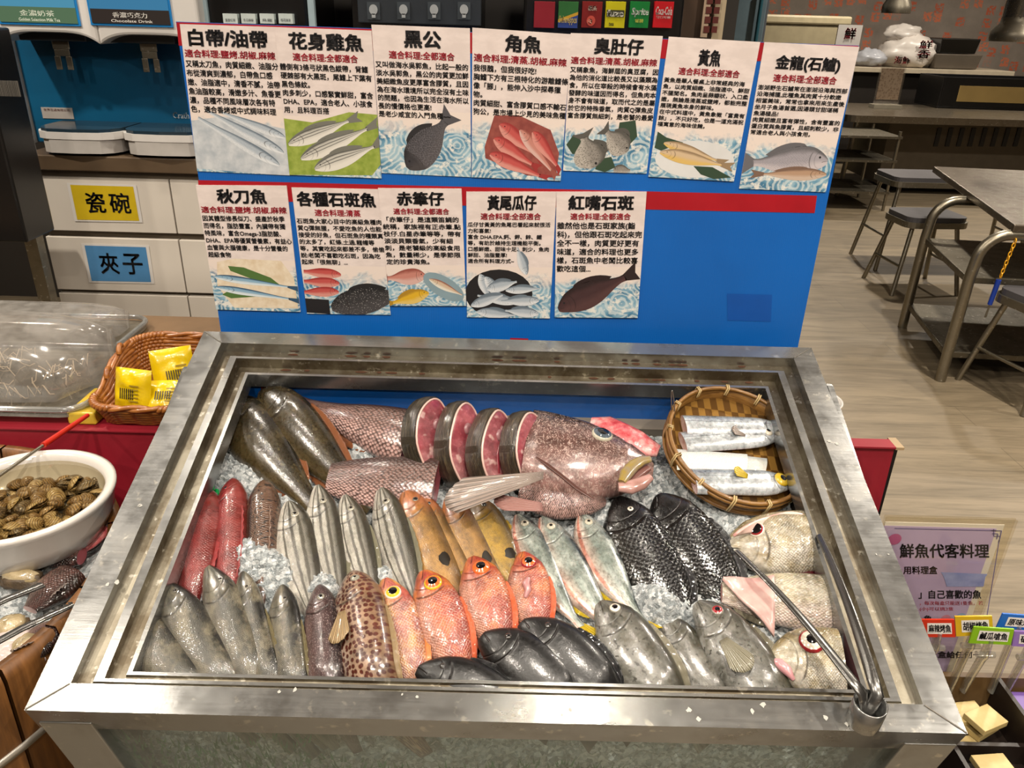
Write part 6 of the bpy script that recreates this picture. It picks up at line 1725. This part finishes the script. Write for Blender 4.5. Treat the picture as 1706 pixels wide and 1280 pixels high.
for k, (p, q, lb) in enumerate((((-60, 1035), (70, 975), 'upper dark tong arm with saw teeth lying on the oysters in the barrel'), ((-60, 1100), (122, 1008), 'lower dark tong arm crossing the barrel below the saw-toothed one'))):
    a, b = inbar(*p, .675), inbar(*q, .66)
    o = thing('steel_tong', lb, 'tongs', a)
    d = (b-a).normalized(); sd = d.cross(V((0, 0, 1))).normalized()
    MB().tube([a, a.lerp(b, .5)+V((0, 0, .004)), b], [.007, .0075, .0085 if k == 0 else .006], 10, flat=.45, up=(0, 0, 1)).build('arm', TONG, o, world=True)
    mb = MB()
    for i in range(14 if k == 0 else 6):
        c = b-d*(.0075*i)+sd*(-.0065)
        mb.add([c-d*.003, c+d*.003, c-sd*.005-d*.002], [(0, 1, 2)])
    mb.build('teeth', TONG, o, world=True, solid=.0015)

# ---------------------------------------------------------------- right: red-clothed end, bowl, sign and organiser
o = thing('counter', 'narrow red-clothed counter end with a black side behind the case on the right', 'counter', V((.735, 1.45, 0)))
MB().box((.66, 1.402, .02), (.806, 1.43, .718)).box((.66, 1.43, .02), (.70, 1.68, .70)).build('frame', BLACK, o, world=True)
mb = cloth_front(.66, .795, 1.400, .722, .2); mb.box((.66, 1.39, .718), (.795, 1.425, .722)); mb.build('tablecloth', CLOTH, o, world=True)
MB().box((.795, 1.39, .716), (.812, 1.432, .722)).build('tan_edge', plain('tan_edge', '#9a8464', .5), o, world=True)
c = aty(1408, 738, 1.55)
tag(MB().lathe([(.0001, 0), (.04, 0), (.058, .03), (.066, .045), (.062, .045), (.054, .03), (.0001, .006)], 32, T=M.Translation(V((.676, 1.56, .701)))).build('small_bowl', WHB), 'small white bowl half hidden behind the right side of the case rim', 'bowl')

YS = 1.15
o = thing('table_sign', 'purple printed menu sheet in a clear stand right of the case', 'sign', aty(1600, 1125, YS))
a = aty(1478, 868, YS); b = aty(1694, 866, YS); zbm = aty(1640, 1140, YS).z
xl, xr, zt_ = .672, b.x, b.z
MB().box((xl, YS-.004, zbm), (xr, YS-.001, zt_)).box((xl, YS+.002, zbm), (xr, YS+.005, zt_)).build('clear_holder', clear('acrylic_near', '#faf8f2', .03, .03), o, world=True)
PURP = plain('purple_paper', '#b2a4d2', .5, c2='#a89ac8', scale=8)
MB().box((xl+.002, YS, zbm+.01), (xr-.018, YS+.001, zt_-.012)).build('white_border', WHITEC, o, world=True)
sx0, sx1, sz0, sz1 = xl-.05, xr-.03, zbm+.015, zt_-.02
MB().box((xl+.002, YS-.0006, sz0), (sx1, YS-.0001, sz1)).build('purple_sheet', PURP, o, world=True)
def onsign(px, py): p = aty(px, py, YS); return V((p.x, YS-.0012, p.z))
def signtext(body, px0, py0, px1, py1, mat, nm='lettering', bold=.02):
    q = [onsign(px0, py0), onsign(px1, py0), onsign(px1, py1), onsign(px0, py1)]
    ff = quadmap(q, (0, -1, 0), 0); mb = MB(); text_on(mb, body, (0, 0, 1, 1), ff, bold); mb.build(nm, mat, o, world=True)
signtext('鮮魚代客料理', 1499, 906, 1647, 929, INK, 'title_lettering')
signtext('用料理盒', 1505, 943, 1561, 956, INK)
signtext('」自己喜歡的魚', 1530, 983, 1634, 997, INK)
signtext('，每次每盒只能送1隻魚，若', 1532, 1001, 1637, 1008, REDINK, 'red_lettering', .01)
signtext('(小)可以挑2隻', 1532, 1011, 1588, 1018, REDINK, 'red_lettering', .01)
signtext('盒給任何一', 1562, 1085, 1634, 1096, INK)
signtext('魚', 1539, 1025, 1552, 1034, INK)
mb = MB()
for pts, col in (([(1567, 953), (1645, 956), (1641, 961), (1638, 977), (1577, 977), (1572, 961)], 0),):
    mb.add([onsign(x, y) for x, y in pts], [list(range(len(pts)))])
mb.build('box_picture', plain('picture_blue', '#6f78a8', .5, c2='#8a92bc', scale=30), o, world=True)
LN = plain('border_line', '#5c5480', .5)
mb = MB()
def line(p, q, w_=.0008):
    a, b = onsign(*p), onsign(*q); d = (b-a).normalized(); n_ = V((-d.z, 0, d.x))*w_
    mb.add([a-n_, b-n_, b+n_, a+n_], [(0, 1, 2, 3)])
line((1490, 880), (1660, 884)); line((1664, 900), (1643, 1030))
for p, q in (((1650, 884), (1668, 884)), ((1668, 884), (1664, 902)), ((1652, 889), (1662, 889)), ((1662, 889), (1660, 898)), ((1655, 881), (1655, 893)), ((1655, 893), (1665, 893))): line(p, q)
mb.build('border_lines', LN, o, world=True)
for (px, py, r_, col, nm) in ((1490, 898, .012, '#a0507c', 'pink_emblem'), (1575, 1030, .009, '#b87a90', 'pink_dot'), (1600, 1028, .010, '#7f98b4', 'blue_dot')):
    c = onsign(px, py); mb = MB(); mb.add([c+V((r_*cos(a), -.0002, r_*sin(a))) for a in [2*pi*i/20 for i in range(20)]], [list(range(20))]); mb.build(nm, plain(nm, col, .5), o, world=True)
# organiser box on a dark stand
YO = 1.10
a = aty(1598, 1128, YO); zo = a.z; xo0 = .665
zf = zo-.085
st = thing('side_stand', 'dark low stand under the box organiser right of the case', 'stand', V((.85, .95, 0)))
MB().box((xo0, .72, zf-.04), (1.12, YO+.08, zf-.002)).build('stand_top', BLACK, st, world=True)
for x in (xo0+.03, 1.09):
    for y in (.75, YO+.05): MB().box((x-.02, y-.02, 0), (x+.02, y+.02, zf-.04)).build('leg', BLACK, st, world=True)
og = thing('box_organiser', 'black box organiser with dividers and a brown back wall, right of the case', 'organiser', V((.88, .9, zf)))
DKB = plain('dark_brown_board', '#1d140f', .45); TANB = plain('tan_board', '#6b5434', .5, c2='#584226', scale=6)
MB().box((xo0, YO, zf), (1.1, YO+.012, zo)).build('back_wall', TANB, og, world=True)
MB().box((xo0, .73, zf), (1.1, YO, zf+.006)).build('floor_board', DKB, og, world=True)
for x, h in ((.672, .05), (.78, .075), (.935, .085), (1.06, .085)):
    MB().box((x, .73, zf+.006), (x+.008, YO, zf+h)).build('divider', DKB, og, world=True)
MB().box((xo0, .975, zf+.006), (1.1, .983, zf+.05)).build('cross_divider', DKB, og, world=True)
TOK = plain('pale_token', '#c0ac78', .5, c2='#b09a64', scale=20)
random.seed(4)
for k, (x, y, z, rz) in enumerate(((.875, 1.05, .008, .3), (.885, 1.04, .021, .5), (.868, 1.055, .034, .15), (.885, 1.03, .047, .4), (.845, 1.02, .008, -.2), (.86, .935, .008, .2), (.865, .93, .021, .35), (.855, .94, .034, .1))):
    T_ = M.Translation(V((x, y, zf+z))) @ M.Rotation(rz, 4, 'Z')
    tag(MB().box((-.03, -.022, 0), (.03, .022, .012), 0, T_).build('wooden_token', TOK, bevel=.001), ('pale wooden token in the pile in the front compartment of the organiser', 'pale wooden token in the pile in the rear compartment of the organiser')[k < 5], 'token', ('tokens in the front compartment', 'tokens in the rear compartment')[k < 5])
T_ = M.Translation(V((.995, 1.035, zf+.008)))
tag(MB().box((-.04, -.05, 0), (.06, .06, .05), 0, T_).build('purple_pack', plain('purple_pack', '#6a4f94', .4), bevel=.004), 'purple pack in the right compartment of the organiser', 'pack')
# clips with coloured tags
TAGS = [((1536, 1033), (1590, 1033), (1592, 1062), (1536, 1062), '#c23018', '麻辣烤魚', 'red tag with black characters on a clear clip, leftmost in front of the purple sign'),
        ((1591, 1028), (1653, 1027), (1655, 1057), (1593, 1061), '#c8a420', '胡椒烤魚', 'yellow tag with black characters on a clear clip, right beside the red tag'),
        ((1623, 1045), (1690, 1049), (1684, 1075), (1614, 1072), '#7fae1c', '鹹瓜嗆魚', 'green tag with black characters hanging below the yellow tag'),
        ((1671, 1023), (1740, 1028), (1732, 1052), (1660, 1047), '#1f62b8', '原味清蒸', 'blue tag with black characters at the right edge beside the sign'),
        ((1690, 1052), (1750, 1055), (1750, 1080), (1686, 1077), '#8a6cb0', '破布子', 'purple tag cut by the right edge below the blue tag')]
CLR = clear('clip_plastic', '#eceae4', .18, .06, .1)
for k, (tl, tr_, brr, bll, col, txt, lab) in enumerate(TAGS):
    y = 1.06-.012*(k in (2, 4))+.004*k
    q = [aty(*p, y) for p in (tl, tr_, brr, bll)]
    c = (q[2]+q[3])/2
    o = thing('flavour_tag', lab, 'tag', V((c.x, y, zo)))
    mb = MB(); mb.hexa([p+V((0, .003, 0)) for p in q], q); mb.build('colour_card', plain('tag_col%d' % k, col, .35), o, world=True)
    ff = quadmap(q, (0, -1, 0), .0004)
    mb = MB(); mb.add([ff(.16, .2), ff(.9, .2), ff(.9, .82), ff(.16, .82)], [(0, 1, 2, 3)]); mb.build('white_label', WHITEC, o, world=True)
    mb = MB(); text_on(mb, txt, (.2, .3, .87, .74), lambda x, y_: ff(x, y_, .0006), .02); mb.build('lettering', INK, o, world=True)
    mb = MB(); mb.tube([c+V((0, .004, .01)), c+V((.006, .01, -.03)), V((c.x+.012, y+.02, c.z-.05)), V((c.x+.014, YO-.004, zo-.03))], [.008, .011, .009, .008], 12, flat=.6); mb.build('clip_arm', CLR, o, world=True)
    MB().tube([c+V((-.012, .006, -.03)), c+V((.02, .006, -.03))], .006, 10).build('clip_joint', CLR, o, world=True)
LAMPS = [
 ((-1.63, 1.02, 2.9), 12, .06), ((.30, 1.02, 2.9), 5, .06), ((-1.2, 2.0, 2.9), 12, .07),
 ((-1.0, -.1, 2.9), 50, .09), ((.25, .2, 2.9), 54, .09), ((1.4, -.1, 2.9), 54, .09), ((-.4, -1.4, 2.9), 55, .10), ((1.0, -1.4, 2.9), 55, .10), ((-2.4, .3, 2.9), 50, .10), ((2.3, .9, 2.9), 52, .12),  # added fill lamps over and behind the camera, brightening fish and sign
 ((-2.5, 2.2, 2.9), 80, .12), ((-1.2, 3.0, 2.9), 30, .12), ((.2, 3.0, 2.9), 26, .12),
 ((2.2, 2.6, 2.9), 90, .12), ((3.8, 3.0, 2.9), 75, .12), ((2.8, 5.6, 2.9), 85, .12), ((4.6, 5.6, 2.9), 85, .12), ((3.4, 8.4, 2.9), 75, .12), ((5.4, 8.4, 2.9), 75, .12),
]
EXPOSURE = -0.70
# ---------------------------------------------------------------- light
def down_or_fill_light(p, e, size=.12, col=(1, .90, .77), spread=150, aim=(0, 0, -1)):
    l = bpy.data.lights.new('ceiling_or_fill_lamp', 'AREA'); l.shape = 'DISK'; l.size = size; l.energy = e; l.color = col; l.spread = R(spread)
    o = bpy.data.objects.new('ceiling_or_fill_lamp', l); COL.objects.link(o); o.location = p
    o.rotation_euler = V(aim).to_track_quat('-Z', 'Y').to_euler()
    return o


for args in LAMPS: down_or_fill_light(*args)
w = bpy.data.worlds.new('world'); SC.world = w; w.use_nodes = True
w.node_tree.nodes['Background'].inputs[0].default_value = (.9, .85, .8, 1)
w.node_tree.nodes['Background'].inputs[1].default_value = .0
SC.view_settings.view_transform = 'Standard'
SC.view_settings.look = 'None'
SC.view_settings.exposure = EXPOSURE
SC.view_settings.gamma = 1
SC.view_settings.use_curve_mapping = False
SC.cycles.use_denoising = True
SC.cycles.max_bounces = 8
SC.cycles.transparent_max_bounces = 16
SC.cycles.sample_clamp_indirect = 4
SC.cycles.caustics_reflective = False
SC.cycles.caustics_refractive = False
SC.cycles.blur_glossy = .6
